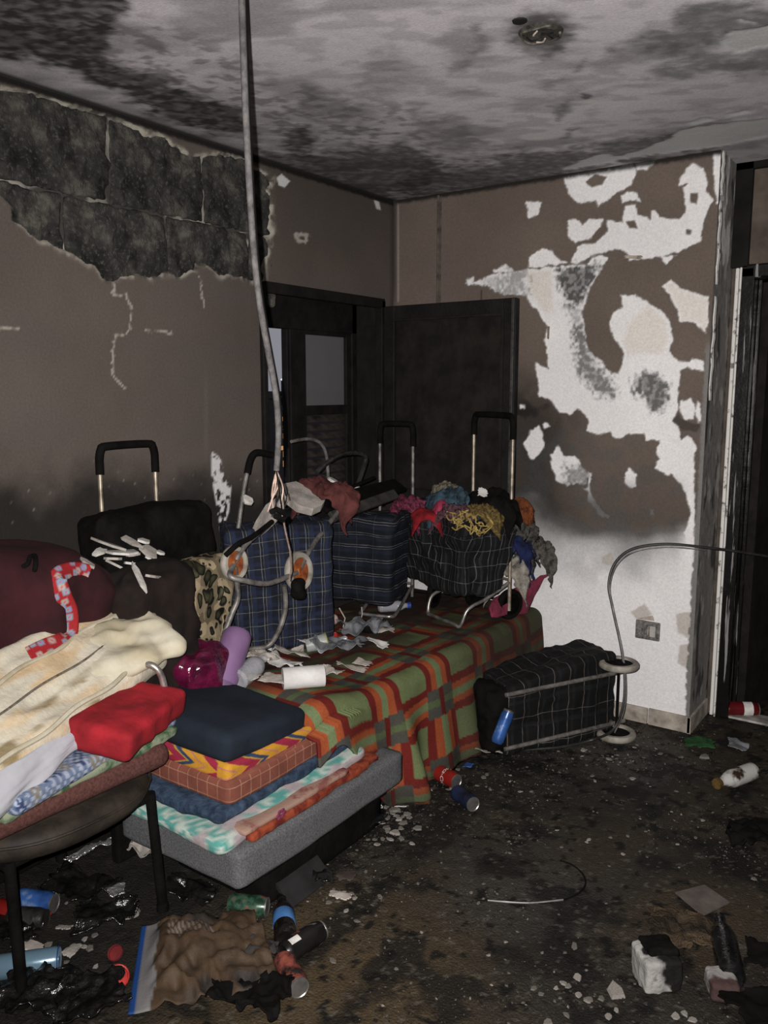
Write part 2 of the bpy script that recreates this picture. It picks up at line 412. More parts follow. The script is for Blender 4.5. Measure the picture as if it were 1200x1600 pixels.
# solid body behind the painted face, with the free end (return) facing the doorway
nx, nz = 40, 400
A, B = np.meshgrid(np.linspace(YW, YA+0.01, nx), np.linspace(0, CEIL, nz), indexing='ij')
V = np.stack([np.full(A.size, XE), A.ravel(), B.ravel()], -1); q = V*1.0
n1 = fbm(q*np.array([1, 16, 5]), 4, 51); n2 = fbm(q*40, 4, 52)
c = np.tile(np.array((0.21, 0.20, 0.19)), (len(V), 1))*(0.7+0.6*n2)[:, None]
c = lay(c, 0.8*sstep(0.60, 0.68, n1), (0.035, 0.032, 0.03))
c = lay(c, 0.9*sstep(0.57, 0.63, fbm(q*np.array([1, 14, 4])+9, 4, 53))*sstep(1.7, 2.0, q[:, 2]), PALE*0.9)
c = lay(c, 0.8*sstep(0.6, 0.68, fbm(q*np.array([1, 18, 7])+5, 4, 54)), (0.4, 0.38, 0.36))
V[:, 0] += 0.004*(n2-0.5)
wr = link('wall_return', mesh_np('wall_return', V, grid_faces(nx, nz), True, c), m_wall, wall_right)

# ---- left wall: brown plaster, blown off in the upper part to show dark concrete blocks
gy = np.concatenate([[-1.2, -0.4, 0.4, 1.1], np.arange(1.35, WY0-0.001, 0.0075), np.linspace(WY0, WY1, 100), np.linspace(WY1+0.008, YW, 13)])
gz = np.concatenate([np.linspace(0, WZ0, 60), np.linspace(WZ0, WZ1, 130)[1:], np.linspace(WZ1, CEIL, 92)[1:]])
ny, nz = len(gy), len(gz)
A, B = np.meshgrid(gy, gz, indexing='ij'); V = np.stack([np.zeros(A.size), A.ravel(), B.ravel()], -1)
PX, PY = to_px(V); PX = np.where(V[:, 1] < 1.3, -900, PX); q = V*1.0
big = fbm(q*2.6, 4, 61); med = fbm(q*9, 5, 62); fine = fbm(q*70, 3, 63)
X_, Y_ = PX+(fbm(q*14, 4, 64)-0.5)*26, PY+(fbm(q*14+30, 4, 65)-0.5)*26
hole = z1([(-900,150),(0,270),(150,315),(300,360),(440,405),(600,478),(700,480),(810,520),(860,560),(840,600),(855,680),(845,800),(830,885),(780,870),(700,850),(620,830),(560,850),(500,865),(420,860),(380,880),(350,870),(290,830),(200,790),(130,750),(60,680),(0,600),(-900,500)])
hs = sd_poly(X_, Y_, hole)+(med-0.5)*8; hm = sstep(-2, 3, hs)
c = np.tile(np.array((0.082, 0.067, 0.058)), (len(V), 1))*(0.72+0.55*big)[:, None]
c = lay(c, 0.22*sstep(0.5, 0.7, fbm(q*np.array([1, 3, 9]), 3, 66)), (0.075, 0.066, 0.066))
up = sstep(470, 250, PY)*sstep(380, 470, PX); c = lay(c, 0.55*up, (0.045, 0.037, 0.032))
so = sstep(690, 815, PY+(med-0.5)*120+(big-0.5)*60); c = lay(c, 0.93*so, SOOT*0.8)
so2 = sstep(110, 20, np.hypot(PX-330, (PY-800)*1.2))*0.55; c = lay(c, so2, SOOT)
wsp = sstep(0.80, 0.84, fbm(q*50+9, 2, 67)); c = lay(c, 0.5*sstep(0.86, 0.89, fbm(q*60+9, 2, 67))*sstep(690, 760, PY), (0.2, 0.19, 0.18))
for ln, wd in (([(178,438),(176,462),(190,460)], 1.3), ([(196,458),(205,480),(203,512),(196,522),(182,522),(175,550),(177,588),(196,608)], 1.4), ([(-20,512),(28,514)], 1.8), ([(228,516),(268,520)], 1.0), ([(312,432),(318,478)], .8), ([(462,366),(480,368),(478,378),(466,376),(462,366)], 3.4)):
    c = lay(c, 0.75*sstep(wd+0.9, wd*0.4, sd_line(PX+(fine-0.5)*7, PY+(fine-0.5)*7, ln)), (0.36, 0.33, 0.29))
# row of pale scraped flecks above the bag stand
fl_ = sd_poly(PX, PY, [(330,705),(345,715),(352,750),(362,760),(358,800),(345,835),(338,790),(330,745)])
c = lay(c, sstep(-1, 2, fl_)*sstep(0.40, 0.50, fbm(q*55, 3, 68)), PALE*0.75)
c = lay(c, 0.4*sstep(5, 1, np.abs(PX-322+(PY-560)*0.0))*sstep(560, 620, PY)*sstep(740, 680, PY), (0.11, 0.095, 0.08))
for p in ([(432,278),(440,272),(453,283),(445,293),(436,290)], [(584,312),(592,315),(595,328),(588,326)]):
    c = lay(c, sstep(-1, 1, sd_poly(PX, PY, p)), PALE*0.7)
# mortar left on the wall inside the hole
mort = np.tile(np.array((0.24, 0.225, 0.19)), (len(V), 1))*(0.3+1.2*med)[:, None]
mort = lay(mort, 0.92*sstep(0.40, 0.52, fbm(q*12, 4, 69)), (0.028, 0.0265, 0.024))
c = lay(c, hm, [0,0,0])+mort*hm[:, None]
rimm = np.exp(-(hs/4.5)**2); c = lay(c, 0.8*rimm*sstep(0.36, 0.52, fbm(q*30, 3, 60)), (0.34, 0.315, 0.265))
jn = sstep(0.030, 0.012, CEIL-V[:, 2]+(fine-0.5)*0.01); c = lay(c, 0.96*jn, SOOT*0.6)
c = lay(c, 0.8*sstep(0.05, 0.0, YW-V[:, 1])*0.7, SOOT*1.5)
V[:, 0] = -0.022*hm + 0.004*rimm*(med-0.2) + 0.0025*(med-0.5) - 0.012*jn
ii = (gy[:-1]+gy[1:])/2; jj = (gz[:-1]+gz[1:])/2
keep = ~(((ii > WY0) & (ii < WY1))[:, None] & ((jj > WZ0) & (jj < WZ1))[None, :])
wall_left = link('wall_left', mesh_np('wall_left', V, grid_faces(ny, nz, keep), True, c), m_wall)
wall_left.data.flip_normals()
tag(wall_left, 'smoke-browned wall with plaster blown off over dark concrete blocks', 'wall', kind='structure')
m_block, nt, bs = new_mat('charred_concrete_block')
fin(nt, bs, mixc(nt, ramp(nt, pos_noise(nt, 70, 4, 0.7), [(0.55, (0,)*3), (0.70, (0.8,)*3)]), ramp(nt, pos_noise(nt, 9, 5), [(0.36, (0.014, 0.0135, 0.013)), (0.54, (0.040, 0.038, 0.035)), (0.66, (0.095, 0.088, 0.075))]), (0.10, 0.096, 0.085)), 0.95, 0, 0.1, pos_noise(nt, 45, 5, 0.7), 1.0, 0.014)
def block(y0, y1, z0, z1, i):
    o = soft_obj('block', (0.12, y1-y0, z1-z0), 0.012, m_block, wall_left, (-0.071, (y0+y1)/2, (z0+z1)/2), n=48, amp=0.014, freq=13, seed=70+i, fold=0.010)
    return o
for i, (a, b) in enumerate([(1.14,1.590),(1.598,2.042),(2.052,2.497),(2.510,2.92)]): block(a, b, 2.284, 2.582, i)
for i, (a, b) in enumerate([(1.38,1.838),(1.846,2.300),(2.310,2.752),(2.760,2.93)]): block(a, b, 1.975, 2.275, i+5)
block(1.12, 1.62, 1.78, 1.97, 11)
# thickness of the left wall round the window
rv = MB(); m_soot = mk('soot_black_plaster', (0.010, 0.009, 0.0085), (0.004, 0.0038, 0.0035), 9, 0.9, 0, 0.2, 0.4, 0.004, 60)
rv.box((-0.24, WY1, WZ0-0.05), (-0.002, WY1+0.10, WZ1+0.1)); rv.box((-0.24, WY0-0.12, WZ0-0.05), (-0.034, WY0, WZ1+0.1))
rv.box((-0.24, WY0-0.12, WZ1), (-0.034, WY1+0.1, WZ1+0.16)); rv.box((-0.26, WY0-0.12, WZ0-0.10), (-0.002, WY1+0.1, WZ0))
rv.obj('window_reveal', m_soot, wall_left, False)
ob = MB(); ob.box((-0.3, -1.2, 0), (-0.16, WY0-0.12, CEIL)); ob.box((-0.3, WY1+0.1, 0), (-0.16, YW+0.12, CEIL)); ob.box((-0.3, WY0-0.12, 0), (-0.24, WY1+0.1, WZ0-0.1)); ob.box((-0.3, WY0-0.12, WZ1+0.16), (-0.16, WY1+0.1, CEIL))
ob.obj('outer_masonry', m_soot, wall_left, False)

# ---- ceiling
gx = np.linspace(-0.02, 4.2, 330); gy = np.concatenate([np.linspace(-1.2, 1.2, 40), np.linspace(1.21, YA, 300)])
nx, ny = len(gx), len(gy)
A, B = np.meshgrid(gx, gy, indexing='ij'); V = np.stack([A.ravel(), B.ravel(), np.full(A.size, CEIL)], -1)
PX, PY = to_px(V); far = (V-CAM) @ FW < 0.4; PX = np.where(far, 600, PX); PY = np.where(far, -400, PY); q = V*1.0
R_ = np.array([[cos(0.5), -sin(0.5), 0], [sin(0.5), cos(0.5), 0], [0, 0, 1]]); qs = (q @ R_)*np.array([2.2, 4.2, 1])
big = fbm(q*1.7, 4, 81); med = fbm(qs*1.6, 5, 82); fine = fbm(q*32, 4, 83)
X_, Y_ = PX+(fbm(q*9, 5, 84)-0.5)*70, PY+(fbm(q*9+20, 5, 85)-0.5)*46
c = np.tile(np.array((0.50, 0.472, 0.484)), (len(V), 1))*(0.68+0.56*big)[:, None]
c = lay(c, 0.6*sstep(0.52, 0.66, med), (0.20, 0.188, 0.192)); c = lay(c, 0.35*sstep(0.5, 0.62, fbm(qs*5+7, 4, 88)), (0.20, 0.188, 0.19))
DK = (0.024, 0.020, 0.018)
for p, k, ft, col in (
  ([(-400,-300),(140,-60),(200,20),(165,50),(170,90),(220,110),(290,145),(350,165),(385,180),(390,212),(300,195),(230,170),(180,142),(130,118),(80,105),(0,84),(-400,0)], .97, 9, DK),
  ([(440,205),(475,192),(500,215),(490,238),(455,232)], .9, 14, DK),
  ([(400,235),(520,240),(640,222),(690,255),(670,285),(640,305),(600,312),(520,290),(440,255)], .80, 16, DK),
  ([(620,285),(700,262),(840,238),(960,222),(1080,200),(1130,196),(1130,232),(900,275),(640,320)], .82, 16, (0.05, 0.045, 0.042)),
  ([(940,85),(1000,65),(1060,45),(1065,15),(1120,5),(1260,0),(1260,45),(1130,58),(1110,78),(1060,82),(990,78)], .80, 14, (0.085, 0.08, 0.082)),
  ([(1010,110),(1090,92),(1190,70),(1260,66),(1260,110),(1110,108),(1040,122)], .7, 14, (0.095, 0.088, 0.09)),
  ([(640,170),(720,190),(770,232),(720,236),(660,215)], .55, 14, (0.09, 0.08, 0.08)),
  ([(470,130),(520,150),(600,180),(560,200),(500,190),(465,170)], .55, 18, (0.08, 0.074, 0.072)),
  ([(600,70),(650,110),(640,140),(600,150),(560,120)], .35, 22, (0.12, 0.11, 0.11)),
  ([(690,100),(720,95),(735,110),(700,120)], .5, 8, (0.10, 0.09, 0.09)), ([(720,40),(740,42),(735,60),(720,55)], .6, 6, (0.08,)*3),
  ([(730,75),(750,60),(760,70),(735,85)], .5, 6, (0.1,)*3), ([(860,165),(890,155),(900,170),(875,185)], .7, 8, (0.07,)*3), ([(915,145),(935,150),(930,158),(918,155)], .8, 4, (0.05,)*3),
  ([(890,95),(905,90),(905,105),(890,110)], .6, 6, (0.08,)*3), ([(875,205),(890,203),(888,212),(875,210)], .7, 5, (0.07,)*3), ([(850,128),(880,122),(880,138),(850,140)], .4, 6, (0.1,)*3)):
    s = sd_poly(X_, Y_, p); m = sstep(-ft, ft*0.7, s+(fine-0.5)*ft*1.8)*k
    c = lay(c, m*(0.72+0.28*sstep(0.3, 0.6, fine)), col)
# scrubbed speckle along the edge of the black burn, faint scratches
c = lay(c, 0.6*sstep(0.55, 0.62, fbm(q*26, 3, 86))*sstep(60, -10, -sd_poly(X_, Y_, [(160,40),(320,80),(420,150),(620,190),(650,230),(420,200),(300,180),(180,110)])), (0.10, 0.09, 0.088))
c = lay(c, 0.5*sstep(0.62, 0.68, fbm(q*30+3, 3, 87))*sstep(0, -20, -sd_poly(PX, PY, [(0,-20),(190,-20),(200,50),(330,150),(200,130),(0,70)])), (0.22, 0.2, 0.2))
# bare white scabs
wm = np.zeros(len(V)); Xw, Yw = PX+(fine-0.5)*7, PY+(fine-0.5)*5
for p in ([(1125,66),(1140,50),(1200,42),(1300,30),(1300,68),(1200,74),(1150,84),(1130,76)], [(1072,192),(1100,184),(1118,186),(1085,195)], [(1132,178),(1170,172),(1174,176),(1140,182)],
          [(1058,206),(1090,198),(1200,186),(1300,172),(1300,205),(1200,212),(1130,228),(1010,244),(940,256),(880,268),(880,262),(1000,236),(1050,215)], [(885,262),(920,247),(950,240),(960,245),(900,266)], [(385,120),(390,118),(395,240),(388,240)], [(1150,30),(1180,36),(1182,38),(1150,34)]):
    wm = np.maximum(wm, sstep(-1.5, 1.5, sd_poly(Xw, Yw, p)))
c = lay(c, wm, PALE*(0.62))
# burnt halo round the lamp hole
r = np.hypot(PX-845, (PY-50)*1.5); c = lay(c, 0.85*sstep(70, 30, r+(fine-0.5)*44), DK)
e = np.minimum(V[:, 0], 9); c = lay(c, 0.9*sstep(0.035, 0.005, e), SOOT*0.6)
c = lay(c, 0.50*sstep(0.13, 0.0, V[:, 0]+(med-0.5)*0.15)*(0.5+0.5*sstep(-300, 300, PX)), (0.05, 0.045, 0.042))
V[:, 2] += 0.003*(big-0.5) + 0.0016*(fine-0.5) + 0.004*wm
ceiling = link('ceiling', mesh_np('ceiling', V, grid_faces(nx, ny), True, c), m_wall); ceiling.data.flip_normals()
tag(ceiling, 'grey ceiling stained with soot and peeling white scabs', 'ceiling', kind='structure')
lid = MB(); lid.box((-0.3, -1.35, CEIL+0.02), (4.35, 6.2, CEIL+0.14)); lid.obj('slab', m_soot, ceiling, False)

# ---- floor, filthy with wet ash
gx = np.concatenate([np.linspace(0, 0.7, 40), np.linspace(0.71, 2.7, 260), np.linspace(2.75, 4.2, 25)]); gy = np.concatenate([np.linspace(-1.2, 0.8, 25), np.linspace(0.81, 4.4, 400), np.linspace(4.42, 6.0, 25)])
nx, ny = len(gx), len(gy)
A, B = np.meshgrid(gx, gy, indexing='ij'); V = np.stack([A.ravel(), B.ravel(), np.zeros(A.size)], -1); q = V*1.0
PX, PY = to_px(V); far = (V-CAM) @ FW < 0.4; PX = np.where(far, 600, PX); PY = np.where(far, 2400, PY)
big = fbm(q*1.9, 4, 91); med = fbm(q*6, 5, 92); fine = fbm(q*42, 4, 93)
c = np.tile(np.array((0.021, 0.018, 0.0145)), (len(V), 1))*(0.55+0.9*med)[:, None]
c = lay(c, 0.75*sstep(0.46, 0.64, big+(med-0.5)*0.4), (0.034, 0.026, 0.017))
tn = sstep(330, 60, np.hypot((PX-500)*1.0, (PY-1520)*1.25)+(med-0.5)*220); c = lay(c, 0.75*tn, (0.060, 0.042, 0.022))
tn = sstep(150, 20, np.hypot((PX-1075)*0.8, (PY-1450)*1.6)+(med-0.5)*130); c = lay(c, 0.45*tn, (0.07, 0.047, 0.025))
gy_ = sstep(150, 20, np.hypot((PX-820)*0.7, (PY-1380)*1.3)+(med-0.5)*160); c = lay(c, 0.6*gy_, (0.036, 0.034, 0.031))
gy_ = sstep(130, 20, np.hypot((PX-985)*0.8, (PY-1170)*1.8)+(med-0.5)*120); c = lay(c, 0.65*gy_, (0.07, 0.064, 0.056))
c = lay(c, 0.85*sstep(0.52, 0.66, fbm(q*9+8, 5, 94)), (0.0085, 0.0075, 0.0065)); c = lay(c, 0.9*sstep(0.64, 0.69, fbm(q*30+2, 3, 96)), (0.005, 0.0045, 0.004))
c = lay(c, 0.5*sstep(0.70, 0.76, fbm(q*60+5, 3, 95)), (0.10, 0.088, 0.07))
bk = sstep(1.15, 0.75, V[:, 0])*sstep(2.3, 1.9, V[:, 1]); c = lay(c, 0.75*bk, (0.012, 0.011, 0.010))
V[:, 2] = 0.006*(med-0.5) + 0.006*(fine-0.5) - 0.001
m_floor = mk_attr('wet_ash_floor', 0.65, 0.18, 90, 0.75, 0.9, 0.008, 130)
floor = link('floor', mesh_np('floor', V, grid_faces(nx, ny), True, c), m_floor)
tag(floor, 'filthy floor covered with wet ash and plaster grit', 'floor', kind='structure')
fs = MB(); fs.box((-0.3, -1.35, -0.16), (4.35, 6.2, -0.02)); fs.obj('slab', m_soot, floor, False)

# ---- the rest of the room and the passage beyond the doorway
m_dim = mk('smoked_plaster', (0.10, 0.085, 0.072), (0.045, 0.038, 0.034), 3, 0.95, 0, 0.1, 0.3, 0.004, 60)
b = MB(); b.box((-0.3, -1.35, 0), (4.35, -1.2, CEIL+0.02)); tag(b.obj('wall_back', m_dim, None, False), 'smoke-browned wall behind the viewer', 'wall', kind='structure')
b = MB(); b.box((4.2, -1.2, 0), (4.35, 6.0, CEIL+0.02)); tag(b.obj('wall_side', m_dim, None, False), 'smoke-browned side wall opposite the bed', 'wall', kind='structure')
DX0, DX1, DZ = 1.80, 2.62, 2.10
b = MB(); b.box((DX0-0.09, YA, DZ+0.06), (4.2, YA+0.12, CEIL+0.02)); b.box((DX1+0.06, YA, 0), (4.2, YA+0.12, DZ+0.06)); b.box((XE+0.001, YA+0.012, 0), (DX0-0.06, YA+0.12, DZ+0.06))
m_lint = mk('smoke_brown_wall', (0.11, 0.088, 0.072), (0.05, 0.04, 0.034), 6, 0.93, 0, 0.1, 0.3, 0.004, 70)
wd = b.obj('wall_doorway', m_lint, None, False); tag(wd, 'smoke-browned wall over the blackened doorway', 'wall', kind='structure')
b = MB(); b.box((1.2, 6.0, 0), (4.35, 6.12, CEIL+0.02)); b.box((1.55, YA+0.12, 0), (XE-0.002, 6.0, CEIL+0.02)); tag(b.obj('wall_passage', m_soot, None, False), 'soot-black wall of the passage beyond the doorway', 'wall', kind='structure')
b = MB(); b.box((XE-1.69-0.3, YW+0.02, 0), (XE-0.004, YA+0.12, CEIL+0.02)); b.obj('wall_core', m_soot, wall_right, False)
# ---- baseboard tiles
m_tile = mk('dirty_beige_tile', (0.40, 0.35, 0.30), (0.17, 0.145, 0.12), 14, 0.6, 0, 0.3, 0.3, 0.003, 70)
bb = empty('baseboard_right', (0, YW, 0)); tag(bb, 'row of dirty beige baseboard tiles along the white wall foot', 'baseboard', kind='structure')
x = 0.0; i = 0
while x < XE:
    x1 = min(x+0.298, XE+0.012); t = MB(); t.box((x+0.0015, -0.012, 0), (x1-0.0015, 0.004, 0.078+0.002*(i % 2))); o = t.obj('tile', m_tile, bb, False)
    bv = o.modifiers.new('edge', 'BEVEL'); bv.width = 0.003; bv.segments = 2; x += 0.30; i += 1
t = MB(); t.box((XE-0.004, -0.012, 0), (XE+0.012, YA-YW, 0.078)); t.obj('tile', m_tile, bb, False)

# ---- conduit down the right wall
tr = MB(); tr.tube([(0.288, YW-0.004, 1.2), (0.288, YW-0.004, CEIL-0.01)], 0.007, 8); tr.tube([(0.302, YW-0.003, 1.2), (0.302, YW-0.003, CEIL-0.02)], 0.004, 8)
tr = tr.obj('black_strip_1', mk('painted_conduit', (0.10, 0.08, 0.066), (0.03, 0.026, 0.022), 20, 0.8)); tag(tr, 'thin painted cable conduit down the wall above the window leaf', 'conduit', kind='structure')

# ---- window: black frame, a burnt sash with glass and louvres, one leaf swung into the room
m_char = mk('charred_wood', (0.009, 0.008, 0.0075), (0.0035, 0.003, 0.003), 12, 0.7, 0, 0.2, 0.5, 0.004, 70)
m_char2 = mk('scorched_wood_panel', (0.0145, 0.012, 0.0105), (0.0055, 0.0048, 0.0045), 8, 0.8, 0, 0.15, 0.5, 0.005, 40)
m_glass, nt, bs = new_mat('smoke_filmed_glass'); fin(nt, bs, (0.11, 0.107, 0.11), 0.25, 0, 0.3); bs.inputs['Alpha'].default_value = 0.90
win = empty('window_1', (-0.2, WY0, WZ0)); tag(win, 'blackened window opening at the corner with the night city outside', 'window', kind='structure')
def wb(name, lo, hi, mat=m_char, par=None, bev=0.004):
    m = MB(); m.box(lo, hi); o = m.obj(name, mat, par or win, False)
    if bev: k = o.modifiers.new('edge', 'BEVEL'); k.width = bev; k.segments = 2
    return o
W_ = WY1-WY0; Hh_ = WZ1-WZ0
wb('window_frame', (-0.03, 0.001, 0.0), (0.03, 0.05, Hh_)); wb('window_frame', (-0.03, W_-0.045, 0), (0.03, W_-0.001, Hh_)); wb('window_frame', (-0.03, 0, Hh_-0.16), (0.03, W_, Hh_)); wb('window_sill', (-0.06, 0, 0.0), (0.20, W_, 0.035))
wb('window_casing', (0.195, -0.025, -0.0), (0.222, 0.004, Hh_+0.01)); wb('window_casing', (0.195, 0.0, Hh_-0.03), (0.222, W_, Hh_+0.02)); wb('window_casing', (0.175, W_-0.03, 0), (0.222, W_+0.004, Hh_+0.01))
sa = wb('sash', (-0.02, 0.36, 0.04), (0.02, 0.505, Hh_-0.16)); wb('stile', (-0.02, 0.845, 0.04), (0.02, W_-0.045, Hh_-0.16), par=sa); wb('stile', (0.018, 0.372, 0.04), (0.03, 0.40, Hh_-0.16), par=sa)
wb('rail', (-0.02, 0.50, 0.515), (0.02, 0.85, 0.565), par=sa); wb('rail', (-0.02, 0.50, 0.04), (0.02, 0.85, 0.1), par=sa); wb('rail', (-0.02, 0.50, Hh_-0.18), (0.02, 0.85, Hh_-0.155), par=sa)
wb('pane', (-0.004, 0.50, 0.56), (0.001, 0.85, Hh_-0.17), m_glass, sa, 0)
m_slat = mk('scorched_louvre', (0.05, 0.04, 0.033), (0.012, 0.010, 0.009), 14, 0.7)
for i in range(9):
    m = MB(); m.box((-0.022, 0.502, -0.003), (0.022, 0.848, 0.003)); o = m.obj('slat', m_slat, sa, False); o.location = (0, 0, 0.125+i*0.046); o.rotation_euler = (0, radians(38), 0)
# the leaf standing open into the room, parallel to the right wall
LZ0, LZ1, LW = 0.99, 2.040, 0.805
lf = empty('window_2', (0.0, WY1+0.01, LZ0)); tag(lf, 'charred black shutter leaf swung open against the peeling wall', 'shutter', kind='structure')
hgt = LZ1-LZ0; fwid = 0.075
def lb(name, lo, hi, mat=m_char, bev=0.006):
    m = MB(); m.box(lo, hi); o = m.obj(name, mat, lf, False); k = o.modifiers.new('edge', 'BEVEL'); k.width = bev; k.segments = 2; return o
lb('stile', (0.012, -0.02, 0), (0.012+fwid, 0.02, hgt)); lb('stile', (LW-fwid, -0.02, 0), (LW, 0.02, hgt)); lb('rail', (0.08, -0.019, hgt-fwid), (LW-0.07, 0.019, hgt)); lb('rail', (0.08, -0.019, 0), (LW-0.07, 0.019, fwid))
m_bead = mk('scorched_bead_grey', (0.05, 0.047, 0.044), (0.015, 0.0135, 0.013), 18, 0.6)
lb('bead', (LW-fwid-0.006, -0.028, 0.05), (LW-fwid+0.012, -0.018, hgt-0.05), m_char2, 0.003); lb('bead', (LW-0.024, -0.027, 0), (LW-0.008, -0.018, hgt), m_bead, 0.003); lb('bead', (0.08, -0.026, hgt-fwid-0.008), (LW-0.07, -0.018, hgt-fwid+0.006), m_char2, 0.003)
P, F, uv = soft((LW-2*fwid+0.02, 0.012, hgt-2*fwid+0.02), 0.004, 20, amp=0.003, freq=5, seed=7)
o = link('panel', mesh_np('panel', P, F, True, None, uv), m_char2, lf); o.location = (LW/2+0.004, 0, hgt/2)
for z in (0.18, 0.86):
    m = MB(); m.tube([(0.004, -0.012, z-0.045), (0.004, -0.012, z+0.045)], 0.008, 8); m.obj('hinge', m_char, lf)

# ---- doorway at the far right
m_gloss, nt, bs = new_mat('blistered_gloss_painted_glints')
tc_ = node(nt, 'ShaderNodeTexCoord'); mp_ = node(nt, 'ShaderNodeMapping'); mp_.inputs['Scale'].default_value = (60, 60, 3.2); nt.links.new(tc_.outputs['Object'], mp_.inputs[0]); nz_ = node(nt, 'ShaderNodeTexNoise'); nz_.inputs['Scale'].default_value = 1.0; nz_.inputs['Detail'].default_value = 5; nt.links.new(mp_.outputs[0], nz_.inputs['Vector'])
fin(nt, bs, ramp(nt, nz_.outputs[0], [(0.60, (0.004, 0.0037, 0.0035)), (0.64, (0.20, 0.195, 0.19))]), 0.3, 0, 0.3, pos_noise(nt, 12, 4), 0.4, 0.008)  # pale vertical streaks in the colour stand for highlights on the gloss
m_whitef = mk('peeling_white_frame', (0.60, 0.58, 0.55), (0.12, 0.11, 0.10), 22, 0.7, lo=0.34, hi=0.44)
dr = empty('door_1', (DX0, YA, 0)); tag(dr, 'blackened doorway with blistered glossy frame at the right edge', 'doorway', kind='structure')
def db(name, lo, hi, mat, bev=0.004):
    m = MB(); m.box(lo, hi); o = m.obj(name, mat, dr, False); k = o.modifiers.new('edge', 'BEVEL'); k.width = bev; k.segments = 2; return o
db('door_casing', (-0.088, -0.016, 0), (-0.072, 0.02, DZ+0.05), m_whitef); db('door_casing', (-0.066, -0.034, 0), (-0.056, 0.02, DZ+0.05), m_whitef); db('door_jamb', (-0.062, -0.03, 0), (0.0, 0.12, DZ+0.05), m_gloss, 0.008)
db('door_jamb', (DX1-DX0, -0.03, 0), (DX1-DX0+0.06, 0.12, DZ+0.05), m_gloss, 0.008); db('door_header', (-0.062, -0.03, DZ), (DX1-DX0+0.06, 0.12, DZ+0.062), m_gloss, 0.008)
db('door_stop', (0.0, 0.05, 0), (0.018, 0.075, DZ), m_gloss); db('threshold', (0.0, -0.01, 0), (DX1-DX0, 0.10, 0.012), mk('worn_threshold', (0.40, 0.38, 0.35), (0.12, 0.11, 0.10), 14, 0.7))
m = MB(); m.box((0, -0.02, 0.015), (0.72, 0.02, DZ-0.01)); lfd = m.obj('door_leaf', m_char2, dr, False); lfd.location = (0.03, 0.10, 0); lfd.rotation_euler = (0, 0, radians(78))
# peeled corner bead at the free end of the wall
for i, (za, zb) in enumerate(((2.42, 2.60), (2.05, 2.40), (1.55, 2.0))):
    n = 16; u, v = uvgrid(4, n)
    S = np.stack([XE+0.004+0.006*u+0.0*v, YW-0.006+0.03*u+0.006*np.sin(v*19+i), za+(zb-za)*v], -1); S[:, 0] += 0.010*fbm(S*18, 3, i+3)
    cloth('paint_flake', S, 4, n, m_whitef, wall_right, None, 0.002)
# loose curled flakes still clinging to the peeled patches
m_flake = mk('curled_paint_flake', (0.46, 0.40, 0.34), (0.20, 0.17, 0.145), 18, 0.9)
rng = random.Random(4)
for (px, py, wpx, hpx, a) in ((858,520,6,18,0),(990,402,30,5,-0.15)):
    p0 = at_y(px, py, YW); s = 1/330.0; n = 8; u, v = uvgrid(n, n)
    xx = (u-0.5)*wpx*s*(0.8+0.4*fbm(np.stack([v*3, v*0, v*0+px], -1), 2, 3)); zz = (v-0.5)*hpx*s*(0.8+0.4*fbm(np.stack([u*3, u*0, u*0+py], -1), 2, 4))
    X2 = xx*cos(a)-zz*sin(a); Z2 = xx*sin(a)+zz*cos(a)
    S = np.stack([p0[0]+X2, YW-0.003-0.016*u**2, p0[2]+Z2], -1)
    cloth('paint_flake', S, n, n, m_flake, wall_right, None, 0.0015)

# ---- burnt socket
so_ = empty('wall_socket', at_y(1012, 985, YW)); tag(so_, 'burnt grey square socket plate low on the white wall', 'socket')
m_sock = mk('burnt_socket_grey', (0.20, 0.19, 0.18), (0.05, 0.047, 0.045), 60, 0.8, bump_s=0.6)
m = MB(); m.box((-0.058, -0.006, -0.045), (0.058, 0.006, 0.045)); o = m.obj('plate', m_sock, so_, False); k = o.modifiers.new('e', 'BEVEL'); k.width = 0.004; k.segments = 2
for dx in (-0.026, 0.026): m = MB(); m.box((dx-0.013, -0.010, -0.026), (dx+0.013, -0.005, 0.026)); m.obj('socket_insert', m_sock if dx < 0 else mk('pale_socket_insert', (0.42, 0.4, 0.38)), so_, False)
m = MB(); m.tube([(0.004, -0.011, -0.02), (0.004, -0.011, 0.022), (0.014, -0.011, 0.022), (0.014, -0.011, -0.02)], 0.002, 6); m.obj('contact', m_flake, so_)
m = MB(); m.add([(-0.05, -0.004, 0.05), (-0.02, -0.004, 0.062), (0.02, -0.004, 0.075), (0.03, -0.004, 0.052), (-0.05, 0.001, 0.05), (-0.02, 0.001, 0.062), (0.02, 0.001, 0.075), (0.03, 0.001, 0.052)], [(0,1,2,3),(7,6,5,4),(0,4,5,1),(1,5,6,2),(2,6,7,3),(3,7,4,0)]); m.obj('plaster_chip', m_flake, so_, False)
